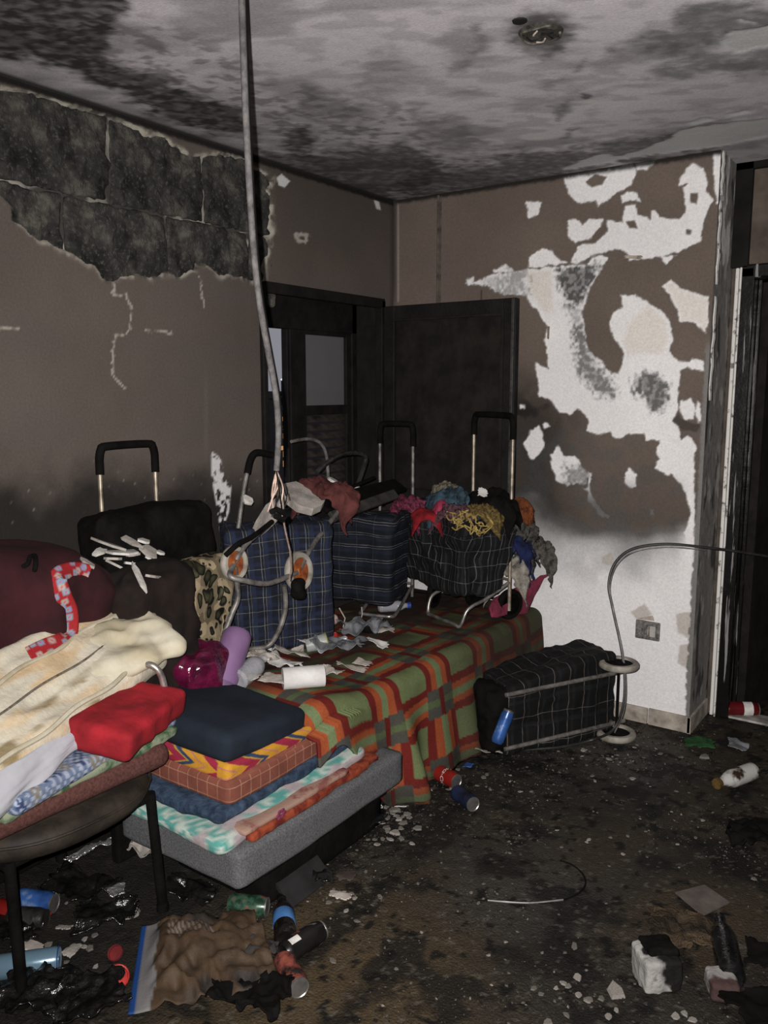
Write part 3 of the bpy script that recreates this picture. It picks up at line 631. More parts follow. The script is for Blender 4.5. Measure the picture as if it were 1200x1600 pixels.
# ---- burnt lamp mount in the ceiling
lm = at_z(845, 50, CEIL); lamp = empty('ceiling_lamp_mount', lm); tag(lamp, 'burnt out round lamp mount in the sooty ceiling', 'lamp mount')
m = MB(); m.lathe([(0.0, -0.004), (0.03, -0.005), (0.048, -0.010), (0.056, -0.006), (0.064, 0.0)], 24); m.obj('base', mk('burnt_mount', (0.06, 0.055, 0.045), (0.014, 0.012, 0.011), 40, 0.8, bump_s=0.8), lamp)
m = MB(); m.tube([Vector((0.055*cos(t), 0.055*sin(t), -0.008-0.004*sin(3*t))) for t in np.linspace(0.2, 5.6, 24)], 0.004, 6); m.obj('ring', mk('scorched_ring', (0.13, 0.12, 0.095), (0.03, 0.027, 0.024), 30, 0.7), lamp)
for i in range(5):
    a = i*1.3; m = MB(); m.tube(smooth_path([(0.02*cos(a), 0.02*sin(a), -0.012), (0.03*cos(a+.5), 0.03*sin(a+.5), -0.016), (0.04*cos(a+1), 0.04*sin(a+1), -0.012)], 4), 0.0025, 5); m.obj('wire_stub', m_flake if i % 2 else m_char, lamp)
m = MB(); m.lathe([(0.0, -0.004), (0.02, -0.004), (0.022, 0.0)], 10); o = m.obj('screw_hole', m_soot, lamp); o.location = Vector(at_z(812, 32, CEIL)) - Vector(lm)

# black strip added for the dark gap between wall end and lintel
m = MB(); m.box((XE+0.002, YA-0.03, DZ+0.05), (XE+0.075, YA-0.001, CEIL+0.01)); m.box((XE+0.002, YA-0.03, CEIL-0.03), (4.19, YA-0.001, CEIL+0.01)); t2 = m.obj('added_strip', m_soot, None, False); tag(t2, 'added black strip in the corner above the doorway', 'black_strip', kind='structure')

# ================================================================== BED AND CUSHIONS
m_black = mk('charred_black', (0.0050, 0.0046, 0.0042), (0.0018, 0.0016, 0.0015), 14, 0.85, 0, 0.08, 0.6, 0.005, 60)
m_chrome = mk('dull_steel_tube', (0.55, 0.53, 0.50), (0.22, 0.20, 0.18), 25, 0.38, 0.85, 0.5, 0.1, 0.001)
m_steel_dirty = mk('sooty_grey_tube', (0.22, 0.205, 0.19), (0.06, 0.054, 0.05), 22, 0.5, 0.4, 0.4, 0.2, 0.002)
m_pole = mk('smoke_tanned_steel', (0.42, 0.36, 0.28), (0.16, 0.13, 0.10), 18, 0.45, 0.6, 0.5, 0.1, 0.001)
m_weave = mk_attr('woven_cloth', 0.95, 0.1, 130, 0.45, 0.5, 0.003, 240)
m_weave_soft = mk_attr('printed_cloth', 0.9, 0.15, 60, 0.25, 0.35, 0.003, 180)

bed = empty('bed', (0.46, 3.13, 0)); tag(bed, 'low divan bed along the wall under the plaid blanket', 'bed')
def lo_box(name, lo, hi, mat, par, bev=0.01):
    m = MB(); m.box(lo, hi); o = m.obj(name, mat, par, False); k = o.modifiers.new('edge', 'BEVEL'); k.width = bev; k.segments = 2; return o
lo_box('base', (-0.43, -0.66, 0.06), (0.41, 0.70, 0.28), m_black, bed)
soft_obj('mattress', (0.86, 1.38, 0.18), 0.04, mk('stained_mattress', (0.2, 0.17, 0.14)), bed, (-0.01, 0.02, 0.375), n=14, amp=0.006, seed=2)
for dx in (-0.36, 0.34):
    for dy in (-0.58, 0.62): lo_box('leg', (dx-0.025, dy-0.025, 0), (dx+0.025, dy+0.025, 0.065), m_black, bed, 0.004)
bench = empty('storage_bench', (0.23, 1.8, 0)); tag(bench, 'low charred bench under the maroon bag and the tapestry trolley', 'bench')
lo_box('top', (-0.21, -0.20, 0.40), (0.22, 0.62, 0.47), m_black, bench); lo_box('top', (-0.21, -0.92, 0.40), (-0.02, -0.202, 0.47), m_black, bench); lo_box('side', (-0.20, -0.90, 0), (-0.16, 0.60, 0.4), m_black, bench); lo_box('side', (0.15, -0.18, 0), (0.19, 0.60, 0.4), m_black, bench); lo_box('side', (-0.06, -0.90, 0), (-0.03, -0.20, 0.4), m_black, bench)

# ---- plaid blanket over the bed, hanging to the floor and folded over the cushions at the near end
def plaid_blanket(u, v):
    """u along the bed, v across it, in metres"""
    A_, B_ = 0.385, 0.56
    GRN, ORG, RED, GRY, LG = map(np.array, ((0.108, 0.130, 0.058), (0.235, 0.055, 0.020), (0.105, 0.013, 0.010), (0.052, 0.050, 0.042), (0.115, 0.148, 0.070)))
    ca = np.abs((u/A_) % 1.0-0.5); cb = np.abs((v/(B_/2)) % 1.0-0.5)
    c = np.tile(ORG, (len(u), 1)).astype(float)
    c[(ca > 0.45) & (cb < 0.34)] = LG; c[(cb > 0.44) & (ca < 0.35)] = LG
    c[(ca < 0.35) & (cb < 0.35)] = RED; c[(ca < 0.245) & (cb < 0.225)] = GRN
    g = (ca > 0.27) & (cb > 0.29); c[g] = GRY; c[g & (cb > 0.45)] = LG*0.6; c[g & (ca > 0.46)] = RED*0.8
    return c
nu, nv = 300, 210
Y0b, Y1b = 2.00, 3.85
u, v = uvgrid(nu, nv); y = Y0b+(Y1b-Y0b)*u
top = 0.83                                            # across the top
full = top+0.08+0.43
near = sstep(2.06, 2.50, y)
smax = (top+0.16)*(1-near)+full*near
smax = smax + 0.015*np.sin(y*17)
s = v*smax
z = np.zeros_like(s); x = np.zeros_like(s); R0 = 0.05
flat = s < top; bend = (s >= top) & (s < top+R0*pi/2); hang = s >= top+R0*pi/2
ztop = 0.482 + 0.050*sstep(2.45, 2.12, y)*sstep(0.28, 0.45, s) - 0.03*sstep(2.12, 2.0, y)
x[flat] = 0.055+s[flat]; z[flat] = ztop[flat]
th = (s-top)/R0; x[bend] = 0.055+top+R0*np.sin(th[bend]); z[bend] = ztop[bend]-R0*(1-np.cos(th[bend]))
hh = s-top-R0*pi/2; x[hang] = 0.055+top+R0+0.13*hh[hang]; z[hang] = ztop[hang]-R0-0.995*hh[hang]
q = np.stack([s*3, y*3, 0*y], -1)
k = np.clip(hh/0.4, 0, 1)*hang
x = x + k*(0.020*np.sin(y*13+0.8*np.sin(y*5))+0.018*np.sin(y*27+1)) + 0.012*(fbm(q*2, 3, 101)-0.5)
x = x + 0.085*sstep(2.42, 2.10, y)*hang*0.6
z = z + 0.020*(fbm(q*1.6, 4, 102)-0.5)*(1-k)
# a fold that runs out from the corner
x = x + 0.05*np.exp(-((y-2.52-0.10*k)/0.055)**2)*k
y2 = y + 0.02*k*np.sin(y*9)
z = np.maximum(z, 0.012+0.02*fbm(q*5, 2, 103))
S = np.stack([x, y2, z], -1)
c = plaid_blanket(y+0.245, s+0.085+0.02*fbm(q, 2, 104))
dirt_shade = fbm(np.stack([x, y, z], -1)*5, 4, 105)
c = c*(0.70+0.5*dirt_shade)[:, None]; c = lay(c, 0.75*sstep(2.6, 3.5, y)*sstep(0.42, 0.6, dirt_shade)*0.7, (0.03, 0.026, 0.022))
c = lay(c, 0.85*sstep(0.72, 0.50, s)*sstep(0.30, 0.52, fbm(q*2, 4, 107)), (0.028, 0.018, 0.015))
c = lay(c, 0.6*sstep(0.12, 0.03, z), (0.02, 0.018, 0.015)); c = lay(c, 0.60*sstep(2.9, 3.6, y+(dirt_shade-0.5)*0.8), (0.022, 0.016, 0.013))  # soot and dimness towards the far end put into the colour, hem too
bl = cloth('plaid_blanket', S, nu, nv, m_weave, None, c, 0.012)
tag(bl, 'orange, red and green plaid wool blanket draped over the divan bed', 'blanket')

# ---- foam and cushions stacked off the near end of the bed
m_flap = mk('black_vinyl', (0.018, 0.0175, 0.018), (0.010, 0.010, 0.010), 10, 0.5, 0, 0.3, 0.2)
bx = empty('plastic_box', (0.78, 2.03, 0)); tag(bx, 'low black plastic box under the grey foam mattress', 'box')
soft_obj('body', (0.42, 0.62, 0.125), 0.02, m_black, bx, (0.02, 0.0, 0.0725), n=10); lo_box('lid', (-0.20, -0.325, 0.128), (0.24, 0.325, 0.148), m_black, bx, 0.008)
m = MB(); m.box((-0.07, -0.10, -0.006), (0.07, 0.10, 0.006)); o = m.obj('folded_flap', m_flap, bx, False); o.location = Vector(at_z(468, 1366, 0.06))-Vector((0.78, 2.03, 0)); o.rotation_euler = (0, radians(40), 0.0); bv = o.modifiers.new('e', 'BEVEL'); bv.width = 0.03; bv.segments = 4; bv.affect = 'VERTICES'
def speck(c1, c2, sc=300, seed=0):
    return lambda P: lay(np.tile(np.array(c1), (len(P), 1)).astype(float), sstep(0.45, 0.6, fbm(P*sc*0.3, 2, seed)), c2)
m_grey = mk('grey_flecked_felt', (0.115, 0.115, 0.118), (0.055, 0.055, 0.057), 190, 0.97, 0, 0.1, 0.5, 0.003, 260)
g = soft_obj('foam_mattress', (0.545, 0.86, 0.125), 0.022, m_grey, None, (0.775, 2.0, 0.2145), n=26, amp=0.006, freq=5, seed=3)
tag(g, 'thick grey felt-covered foam pad, lowest in the cushion stack', 'foam pad')
# red-orange cloth
m_red = mk('red_orange_print', (0.22, 0.042, 0.016), (0.09, 0.010, 0.006), 22, 0.9, lo=0.4, hi=0.6)
t = soft_obj('folded_cloth', (0.34, 0.66, 0.030), 0.012, m_red, None, (0.868, 1.96, 0.296), (0, 0, 0.02), n=24, amp=0.008, freq=9, seed=11, fold=0.006); tag(t, 'red and orange folded cloth on the grey foam pad', 'folded cloth')
m_pinkfl = mk('pale_pink_floral', (0.24, 0.15, 0.115), (0.17, 0.06, 0.052), 16, 0.9, lo=0.38, hi=0.5)
t = empty('floral_cloth', (0.862, 1.86, 0.318)); tag(t, 'pale pink cloth with a purple flower, above the red-orange cloth', 'folded cloth')
soft_obj('cloth', (0.35, 0.50, 0.022), 0.010, m_pinkfl, t, (0, 0, 0), n=20, amp=0.006, freq=9, seed=12)
m_purple = mk('purple_petal', (0.20, 0.035, 0.08), (0.10, 0.015, 0.04), 30)
for i in range(6):
    a = i*pi/3; m = MB(); m.lathe([(0.0, -0.002), (0.007, 0.0), (0.0, 0.002)], 8); o = m.obj('petal', m_purple, t); o.location = (0.178, -0.10+0.013*cos(a), 0.0+0.011*sin(a)); o.rotation_euler = (0, pi/2, 0); o.scale = (1, 1.5, 1)
def teal_fn(P):
    q = P*np.array([1, 1, 1.6]); n = fbm(q*13, 3, 21); n2 = fbm(q*11+7, 2, 22)
    c = np.tile(np.array((0.33, 0.37, 0.33)), (len(P), 1)); ring = np.abs(((n*5.5) % 1)-0.5)
    c = lay(c, sstep(0.22, 0.30, ring), (0.07, 0.22, 0.195)); c = lay(c, 0.8*sstep(0.56, 0.62, n2), (0.29, 0.21, 0.225)); return c
t = soft_obj('patterned_pillow', (0.53, 0.72, 0.075), 0.032, m_weave_soft, None, (0.748, 1.890, 0.318), (0.05, 0.03, 0.01), n=34, amp=0.010, freq=7, seed=13, pillow=0.35, colfn=teal_fn); tag(t, 'flat pillow in a pale teal and pink swirl print', 'pillow')
m_bluev = mk('blue_crushed_velvet', (0.036, 0.058, 0.095), (0.010, 0.018, 0.034), 30, 0.8, 0, 0.2, 0.7, 0.006, 60)
t = soft_obj('velvet_cushion', (0.50, 0.66, 0.060), 0.026, m_bluev, None, (0.715, 1.900, 0.362), (0.02, 0.03, 0.0), n=26, amp=0.012, freq=9, seed=14, fold=0.006, pillow=0.2); tag(t, 'flat blue crushed velvet cushion above the teal pillow', 'cushion')
m_check = mk_plaid('terracotta_check', (0.18, 0.056, 0.038), [(0, 0.042, 0.0032, 0, (0.30, 0.17, 0.11), 0.85), (1, 0.042, 0.0032, 0.021, (0.30, 0.17, 0.11), 0.85)], 0.95, 0.002)
t = soft_obj('checked_cushion', (0.52, 0.60, 0.080), 0.022, m_check, None, (0.70, 1.915, 0.415), (0.0, 0.02, 0.02), n=26, amp=0.006, freq=5, seed=15); tag(t, 'terracotta box cushion with thin pale check lines', 'cushion')
def ikat_fn(P):
    along = np.where(np.abs(P[:, 0]) > np.abs(P[:, 1])*0.8, P[:, 1], P[:, 0]); up = P[:, 2]
    zz = (along + np.abs(up)*2.4 + 0.010*(fbm(P*70, 2, 23)-0.5)) / 0.19 % 1.0
    c = np.tile(np.array((0.38, 0.185, 0.020)), (len(P), 1)).astype(float)
    c[(zz > 0.10) & (zz < 0.40)] = (0.21, 0.016, 0.036); c[(zz > 0.40) & (zz < 0.46)] = (0.31, 0.19, 0.032); c[(zz > 0.46) & (zz < 0.60)] = (0.022, 0.037, 0.075)
    c[(zz > 0.80) & (zz < 0.86)] = (0.31, 0.12, 0.09); return c
t = soft_obj('ikat_cushion', (0.50, 0.52, 0.062), 0.020, m_weave_soft, None, (0.69, 1.885, 0.470), (-0.03, 0.05, 0.03), n=84, amp=0.006, freq=6, seed=16, colfn=ikat_fn); tag(t, 'flat cushion in yellow, crimson and blue zigzag print', 'cushion')
m_navy = mk('navy_suede', (0.0115, 0.016, 0.024), (0.006, 0.0085, 0.013), 6, 0.95, 0, 0.15, 0.3, 0.003, 120)
t = soft_obj('navy_cushion', (0.50, 0.40, 0.095), 0.030, m_navy, None, (0.69, 1.815, 0.535), (-0.10, 0.06, 0.05), n=24, amp=0.008, freq=4, seed=17, puff=0.010); tag(t, 'plain dark navy box cushion on top of the stack', 'cushion')

# ================================================================== CHAIR IN THE LEFT FOREGROUND
m_leather = mk('worn_dark_leatherette', (0.034, 0.026, 0.019), (0.013, 0.010, 0.008), 10, 0.65, 0, 0.2, 0.4, 0.004, 40)
ch = empty('chair', (0.50, 1.27, 0)); tag(ch, 'worn dark leatherette chair with black tube legs holding the folded bedding', 'chair')
# rounded seat
th = np.linspace(0, 2*pi, 64, endpoint=False); prof = [(0.0, 0.395), (0.86, 0.395), (0.96, 0.405), (1.0, 0.43), (0.985, 0.455), (0.93, 0.472), (0.5, 0.480), (0.0, 0.482)]
Vv = []
for f, zz in prof:
    for t_ in th:
        ex = 2.6; cx, sy = cos(t_), sin(t_); rr = (abs(cx)**ex+abs(sy)**ex)**(-1/ex)
        Vv.append((0.325*f*rr*cx, 0.305*f*rr*sy, zz))
Vv = np.array(Vv); Vv[:, 2] += 0.004*(fbm(Vv*14, 3, 5)-0.5)
o = link('seat', mesh_np('seat', Vv, np.array([(i*64+k, i*64+(k+1) % 64, (i+1)*64+(k+1) % 64, (i+1)*64+k) for i in range(len(prof)-1) for k in range(64)])), m_leather, ch)
m = MB(); m.tube([Vector((0.328*(abs(cos(t))**2.6+abs(sin(t))**2.6)**(-1/2.6)*cos(t), 0.308*(abs(cos(t))**2.6+abs(sin(t))**2.6)**(-1/2.6)*sin(t), 0.452)) for t in np.linspace(0, 2*pi, 49)], 0.004, 6, False); m.obj('piping', m_leather, ch)
for dx, dy, ox, oy in ((0.235, 0.245, 0.0, 0.03), (0.235, -0.205, 0.02, 0.0), (-0.24, 0.23, -0.03, 0.03), (-0.24, -0.22, -0.03, -0.03)):
    m = MB(); m.tube([(dx, dy, 0.40), (dx+ox*0.5, dy+oy*0.5, 0.2), (dx+ox, dy+oy, 0.012)], 0.0155, 12); lg = m.obj('leg', m_black, ch)
    m = MB(); m.lathe([(0.0, 0), (0.019, 0.0), (0.019, 0.02), (0.016, 0.028)], 12); ft = m.obj('rubber_foot', m_black, lg); ft.location = (dx+ox, dy+oy, 0.0)
m = MB(); m.tube([(0.235, 0.245, 0.385), (0.235, -0.215, 0.385), (-0.24, -0.22, 0.385), (-0.24, 0.23, 0.385), (0.235, 0.245, 0.385)], 0.011, 8); m.obj('seat_frame', m_black, ch)
m = MB(); m.tube(smooth_path([Vector(p)-Vector((0.50, 1.27, 0)) for p in ((0.66, 1.56, 0.44), (0.69, 1.58, 0.55), at_x(257, 1095, 0.70), at_x(254, 1062, 0.70), at_x(244, 1044, 0.69), at_x(228, 1038, 0.66), at_x(205, 1045, 0.60))], 5), 0.0105, 10); m.obj('arm_tube', m_chrome, ch)

# bedding on the chair
m_rust = mk('rust_brown_felt', (0.088, 0.038, 0.032), (0.048, 0.020, 0.017), 120, 0.98, 0, 0.1, 0.5, 0.003, 220)
t = soft_obj('felt_cushion', (0.56, 0.60, 0.075), 0.036, m_rust, None, (0.515, 1.26, 0.519), (0, -0.02, 0.0), n=24, amp=0.008, freq=4, seed=31); tag(t, 'thick rust-brown felt cushion lying on the chair seat', 'cushion')
m_green = mk('green_white_sheet', (0.17, 0.19, 0.13), (0.024, 0.068, 0.027), 11, 0.9, lo=0.42, hi=0.52)
t = soft_obj('folded_sheet', (0.545, 0.61, 0.034), 0.015, m_green, None, (0.52, 1.29, 0.566), (0, 0.0, 0.10), n=26, amp=0.010, freq=8, seed=32, fold=0.008); tag(t, 'green and white folded sheet under the blue printed cloth', 'folded sheet')
def bluefn(P):
    q = P*np.array([1, 1, 1]); c = np.tile(np.array((0.10, 0.13, 0.20)), (len(P), 1)); n = fbm(q*24, 2, 41)
    c = lay(c, sstep(0.55, 0.6, n), (0.028, 0.043, 0.095)); c = lay(c, sstep(0.40, 0.36, n), (0.16, 0.145, 0.12))
    dots = (np.sin(P[:, 1]*260)*np.sin(P[:, 0]*260+P[:, 2]*260) > 0.2); c[dots & (P[:, 0] > 0.17)] = (0.24, 0.27, 0.34); return c
t = soft_obj('printed_cloth', (0.53, 0.62, 0.048), 0.018, m_weave_soft, None, (0.53, 1.28, 0.600), (0, 0.03, 0.20), n=90, amp=0.009, freq=7, seed=33, colfn=bluefn); tag(t, 'blue and white printed cloth folded on the chair', 'folded cloth')
m_redg = mk('bright_red_fleece', (0.27, 0.011, 0.018), (0.14, 0.006, 0.009), 9, 0.9, 0, 0.2, 0.4, 0.004, 60)
t = soft_obj('red_garment', (0.20, 0.36, 0.085), 0.022, m_redg, None, (0.735, 1.45, 0.662), (0.0, 0.16, 0.42), n=28, amp=0.007, freq=6, seed=34, fold=0.006); tag(t, 'bright red folded garment poking out under the cream quilt', 'garment')
# cream quilt in a clear zip bag, slung across the top
cq = empty('bagged_quilt', (0.53, 1.30, 0.705)); tag(cq, 'cream quilt in a stained clear zip bag on top of the chair', 'quilt bag')
def cream_fn(P):
    n = fbm(P*np.array([16, 5, 16]), 4, 42); c = np.tile(np.array((0.43, 0.395, 0.315)), (len(P), 1)); c = lay(c, 0.8*sstep(0.46, 0.66, n), (0.42, 0.29, 0.155)); c = lay(c, 0.8*sstep(0.58, 0.66, fbm(P*np.array([18, 9, 18])+3, 3, 43))*sstep(0.03, 0.08, P[:, 0]), (0.13, 0.085, 0.025)); return c
m_cream = mk_attr('stained_cream_quilting', 0.75, 0.3, 40, 0.25, 0.4, 0.006, 60)
m_cream2 = mk('cream_cotton', (0.42, 0.39, 0.305), (0.29, 0.245, 0.16), 7, 0.9, 0, 0.15, 0.3, 0.004, 60)
qr = (radians(7), radians(30), radians(21))
qo_ = soft_obj('quilt', (0.33, 0.80, 0.10), 0.045, m_cream, cq, (0.03, 0.02, 0.055), qr, n=44, amp=0.010, freq=6, seed=44, fold=0.008, colfn=cream_fn)
qv = np.empty(len(qo_.data.vertices)*3, np.float32); qo_.data.vertices.foreach_get('co', qv); qv = qv.reshape(-1, 3); up_ = qv[:, 2] > 0.0
qv[up_, 2] += (0.016*(ridge(qv*np.array([13, 2.6, 0])+3, 3, 47)-0.4)+0.008*(fbm(qv*np.array([34, 9, 0]), 3, 48)-0.5))[up_]; qo_.data.vertices.foreach_set('co', qv.ravel()); qo_.data.update()
# rolled welts, zip and clear window of the bag
def local_top(a, b, off=0.0):
    return Vector(xform([(a, b, 0.050+off)], (0.03, 0.02, 0.055), qr)[0])
for a in (-0.06, 0.135):
    m = MB(); m.tube([local_top(a+0.006*sin(b*23), b, 0.006) for b in np.linspace(-0.40, 0.38, 30)], 0.007, 8); m.obj('welt', m_cream2, cq)
m_zip = mk('dark_zip_tape', (0.16, 0.14, 0.11), (0.06, 0.05, 0.04), 60, 0.6)
m = MB(); m.tube([local_top(0.02+0.004*sin(b*19), b, 0.010) for b in np.linspace(-0.40, 0.36, 30)], 0.0035, 6); m.obj('zip', m_zip, cq)
m = MB(); m.box((-0.006, -0.012, -0.003), (0.006, 0.012, 0.003)); o = m.obj('zip_pull', m_zip, cq, False); o.location = local_top(0.205, 0.02, -0.01); o.rotation_euler = (0.3, 0.9, 0.5)
m_plast, nt, bs = new_mat('milky_plastic'); fin(nt, bs, (0.38, 0.38, 0.41), 0.25, 0, 0.4, pos_noise(nt, 7, 3), 0.35, 0.015); bs.inputs['Alpha'].default_value = 0.85
nu, nv = 40, 30; u, v = uvgrid(nu, nv)
Px = 0.10+0.22*(1-u)+0.09*v*(1-0.5*v)+0.006*np.sin(u*22+v*4)*v+0.02*fbm(np.stack([u*6, v*4, u*0], -1), 3, 45)
Pz = -0.02-0.115*v*(1-0.8*u)+0.01*u; Py = -0.42+0.62*u-0.03*v
S = np.stack([Px, Py, Pz], -1); cloth('plastic_skirt', S, nu, nv, m_plast, cq, None, 0.002)
# cream pillow end flopping over behind it
t = soft_obj('cream_pillow', (0.23, 0.34, 0.075), 0.04, m_cream2, None, (0.55, 1.575, 0.80), (0.15, 0.40, -0.15), n=30, amp=0.016, freq=7, seed=46, fold=0.02, pillow=0.3); tag(t, 'cream pillow with a scorched brown edge flopped behind the bagged quilt', 'pillow')

# ================================================================== MAROON BAG
m_maroon = mk('dark_maroon_cloth', (0.034, 0.007, 0.0095), (0.014, 0.0035, 0.0045), 5, 0.9, 0, 0.2, 0.4, 0.004, 50)
mb_ = empty('maroon_bag', (0.27, 1.31, 0.475)); tag(mb_, 'big dark maroon cloth bag slumped against the wall', 'bag')
Pm, Fm, uvm = soft((0.38, 0.80, 0.68), 0.18, 40, amp=0.035, freq=3.0, seed=51, fold=0.03)
Pm[:, 2] -= 0.09*sstep(-0.05, 0.42, Pm[:, 1])*sstep(-0.1, 0.35, Pm[:, 2]); Pm[:, 2] += 0.34
mbo = link('bag_body', mesh_np('bag_body', Pm, Fm, True, None, uvm), m_maroon, mb_)

bun = soft_obj('scorched_bundle', (0.20, 0.34, 0.54), 0.08, mk('scorched_brown_cloth', (0.016, 0.010, 0.008), (0.005, 0.004, 0.0035), 6, 0.9, 0, 0.15, 0.5, 0.004, 50), None, (0.43, 1.80, 0.745), (0.0, -0.08, 0.05), n=30, amp=0.03, freq=6, seed=52, fold=0.02); tag(bun, 'scorched brown-black bundle between the maroon bag and the tapestry trolley', 'bundle')

# ================================================================== SHOPPING TROLLEYS
m_tyre_w = mk('dirty_white_tyre', (0.33, 0.305, 0.265), (0.15, 0.135, 0.11), 14, 0.8)
m_hub_o = mk('orange_plastic_hub', (0.27, 0.075, 0.020), (0.12, 0.028, 0.008), 22, 0.6)
m_plaid_d = mk_plaid('black_plaid_nylon', (0.0055, 0.0055, 0.006), [(0, 0.055, 0.0035, 0, (0.15, 0.145, 0.145), 0.65), (0, 0.055, 0.010, 0.020, (0.03, 0.03, 0.032), 0.7), (1, 0.075, 0.003, 0, (0.22, 0.21, 0.21), 0.45)], 0.85, 0.02)
m_plaid_e = mk_plaid('black_plaid_fabric', (0.0042, 0.004, 0.0042), [(1, 0.076, 0.0035, 0.01, (0.15, 0.125, 0.11), 0.7), (1, 0.076, 0.014, 0.034, (0.010, 0.010, 0.011), 0.8), (0, 0.13, 0.003, 0.02, (0.20, 0.18, 0.17), 0.5), (0, 0.13, 0.02, 0.06, (0.012, 0.012, 0.013), 0.7)], 0.85, 0.02)
m_plaid_b = mk_plaid('navy_tartan', (0.009, 0.011, 0.020), [(0, 0.062, 0.018, 0.0, (0.016, 0.022, 0.048), 0.8), (1, 0.062, 0.018, 0.0, (0.013, 0.018, 0.042), 0.7), (0, 0.062, 0.0030, 0.024, (0.15, 0.155, 0.145), 0.8), (1, 0.062, 0.0030, 0.024, (0.13, 0.135, 0.12), 0.65), (0, 0.062, 0.002, 0.012, (0.2, 0.19, 0.12), 0.6)], 0.9, 0.012)
m_plaid_c = mk_plaid('dark_banded_nylon', (0.006, 0.0075, 0.012), [(1, 0.070, 0.0035, 0.0, (0.15, 0.15, 0.16), 0.7), (1, 0.070, 0.0028, 0.012, (0.18, 0.18, 0.2), 0.7), (1, 0.070, 0.02, 0.03, (0.010, 0.014, 0.026), 0.8), (0, 0.09, 0.003, 0, (0.08, 0.08, 0.09), 0.4)], 0.85, 0.012)
def bag_mesh(W, D, H, seed, taper=0.12, amp=0.012, sag=0.03, fold=0.01, n=30):
    P, F, uv = soft((W, D, H), 0.035, n, amp=amp, freq=7, seed=seed, fold=fold)
    t = (P[:, 2]+H/2)/H
    P[:, 0] *= 1+taper*(t-0.5); P[:, 1] *= 1+taper*(t-0.5)+0.10*np.sin(pi*np.clip(t, 0, 1))
    P[:, 2] -= sag*sstep(0.6, 1, t)*(fbm(P*6, 2, seed+1))*2
    return mesh_np('bag', P, F, True, None, uv)
def wheel(par, loc, r, wdt, axis, tyre, hub):
    M = Vector((0, 0, 1)).rotation_difference(Vector(axis)).to_matrix().to_4x4()
    m = MB(); m.lathe([(r*0.70, -wdt*0.42), (r*0.78, -wdt/2), (r*0.93, -wdt*0.46), (r, -wdt*0.2), (r, wdt*0.2), (r*0.93, wdt*0.46), (r*0.78, wdt/2), (r*0.70, wdt*0.42), (r*0.70, -wdt*0.42)], 28, M)
    w_ = m.obj('wheel', tyre, par); w_.location = loc
    m = MB(); m.lathe([(0.0, -wdt*0.30), (r*0.18, -wdt*0.42), (r*0.24, -wdt*0.20), (r*0.69, -wdt*0.16), (r*0.715, 0), (r*0.69, wdt*0.16), (r*0.24, wdt*0.20), (r*0.18, wdt*0.42), (0.0, wdt*0.30)], 24, M)
    m.obj('hub', hub, w_); return w_
def trolley(name, label, loc, rot, W, D, Hb, Hh, zb, mat, seed, hw=None, pole=None, tyre=None, hub=None, foot=None, grip=True, flap=True, wr=0.075, bagk={}, bdx=0.0, aw=None, openf=False):
    rt_ = empty(name, loc, rot); tag(rt_, label, 'trolley'); pole = pole or m_pole; hw = hw or W*0.36
    b_ = link('bag', bag_mesh(W, D, Hb, seed, **bagk), mat, rt_); b_.location = (bdx, D/2+0.02, zb+Hb/2)
    if flap:
        P, F, uv = soft((W*1.06, D*1.12, 0.03), 0.012, 22, amp=0.016, freq=8, seed=seed+3); P[:, 2] -= 0.06*(np.abs(P[:, 1])/(D*0.56))**3
        f_ = link('flap', mesh_np('flap', P, F, True, None, uv), mat, rt_); f_.location = (0, D/2+0.02, zb+Hb+0.005)
    if openf:
        for sx in (-1, 1): m = MB(); m.tube([(sx*hw, -0.006, 0.03), (sx*hw, -0.012, Hh)], 0.0095, 10); m.obj('frame', pole, rt_)
    else:
        m = MB(); m.tube([(-hw, 0, 0.05), (-hw, 0, Hh-0.05)] + smooth_path([(-hw, 0, Hh-0.045), (-hw*0.93, 0, Hh-0.012), (-hw*0.72, 0, Hh), (hw*0.72, 0, Hh), (hw*0.93, 0, Hh-0.012), (hw, 0, Hh-0.045)], 4) + [(hw, 0, Hh-0.05), (hw, 0, 0.05)], 0.0085, 10); m.obj('frame', pole, rt_)
    if grip:
        m = MB(); m.tube([(-hw, 0, Hh-0.11)] + smooth_path([(-hw, 0, Hh-0.045), (-hw*0.93, 0, Hh-0.012), (-hw*0.72, 0, Hh), (hw*0.72, 0, Hh), (hw*0.93, 0, Hh-0.012), (hw, 0, Hh-0.045)], 4) + [(hw, 0, Hh-0.10)], 0.0150, 10); m.obj('grip', m_black, rt_)
    for z_ in ((zb+0.06, zb+Hb*0.7) if not openf else ()): m = MB(); m.tube([(-hw, 0, z_), (hw, 0, z_)], 0.006, 8); m.obj('cross_bar', pole, rt_)
    m = MB(); m.tube(smooth_path([(-hw, 0.0, zb+0.05), (-hw, D*0.5, zb-0.012), (-hw, D*0.9, zb-0.05), (-hw*0.9, D*1.02, 0.012), (-hw*0.6, D*1.05, 0.011), (hw*0.6, D*1.05, 0.011), (hw*0.9, D*1.02, 0.012), (hw, D*0.9, zb-0.05), (hw, D*0.5, zb-0.012), (hw, 0, zb+0.05)], 5), 0.0085, 10); m.obj('foot', foot or pole, rt_)
    m = MB(); aw = aw or W/2+0.02; m.tube([(-aw, -0.02, wr), (aw, -0.02, wr)], 0.006, 8); m.obj('axle', m_black, rt_)
    for s_ in (-1, 1): wheel(rt_, (s_*aw, -0.02, wr), wr, 0.03, (1, 0, 0), tyre or m_tyre_w, hub or m_black)
    return rt_
BZ = 0.498
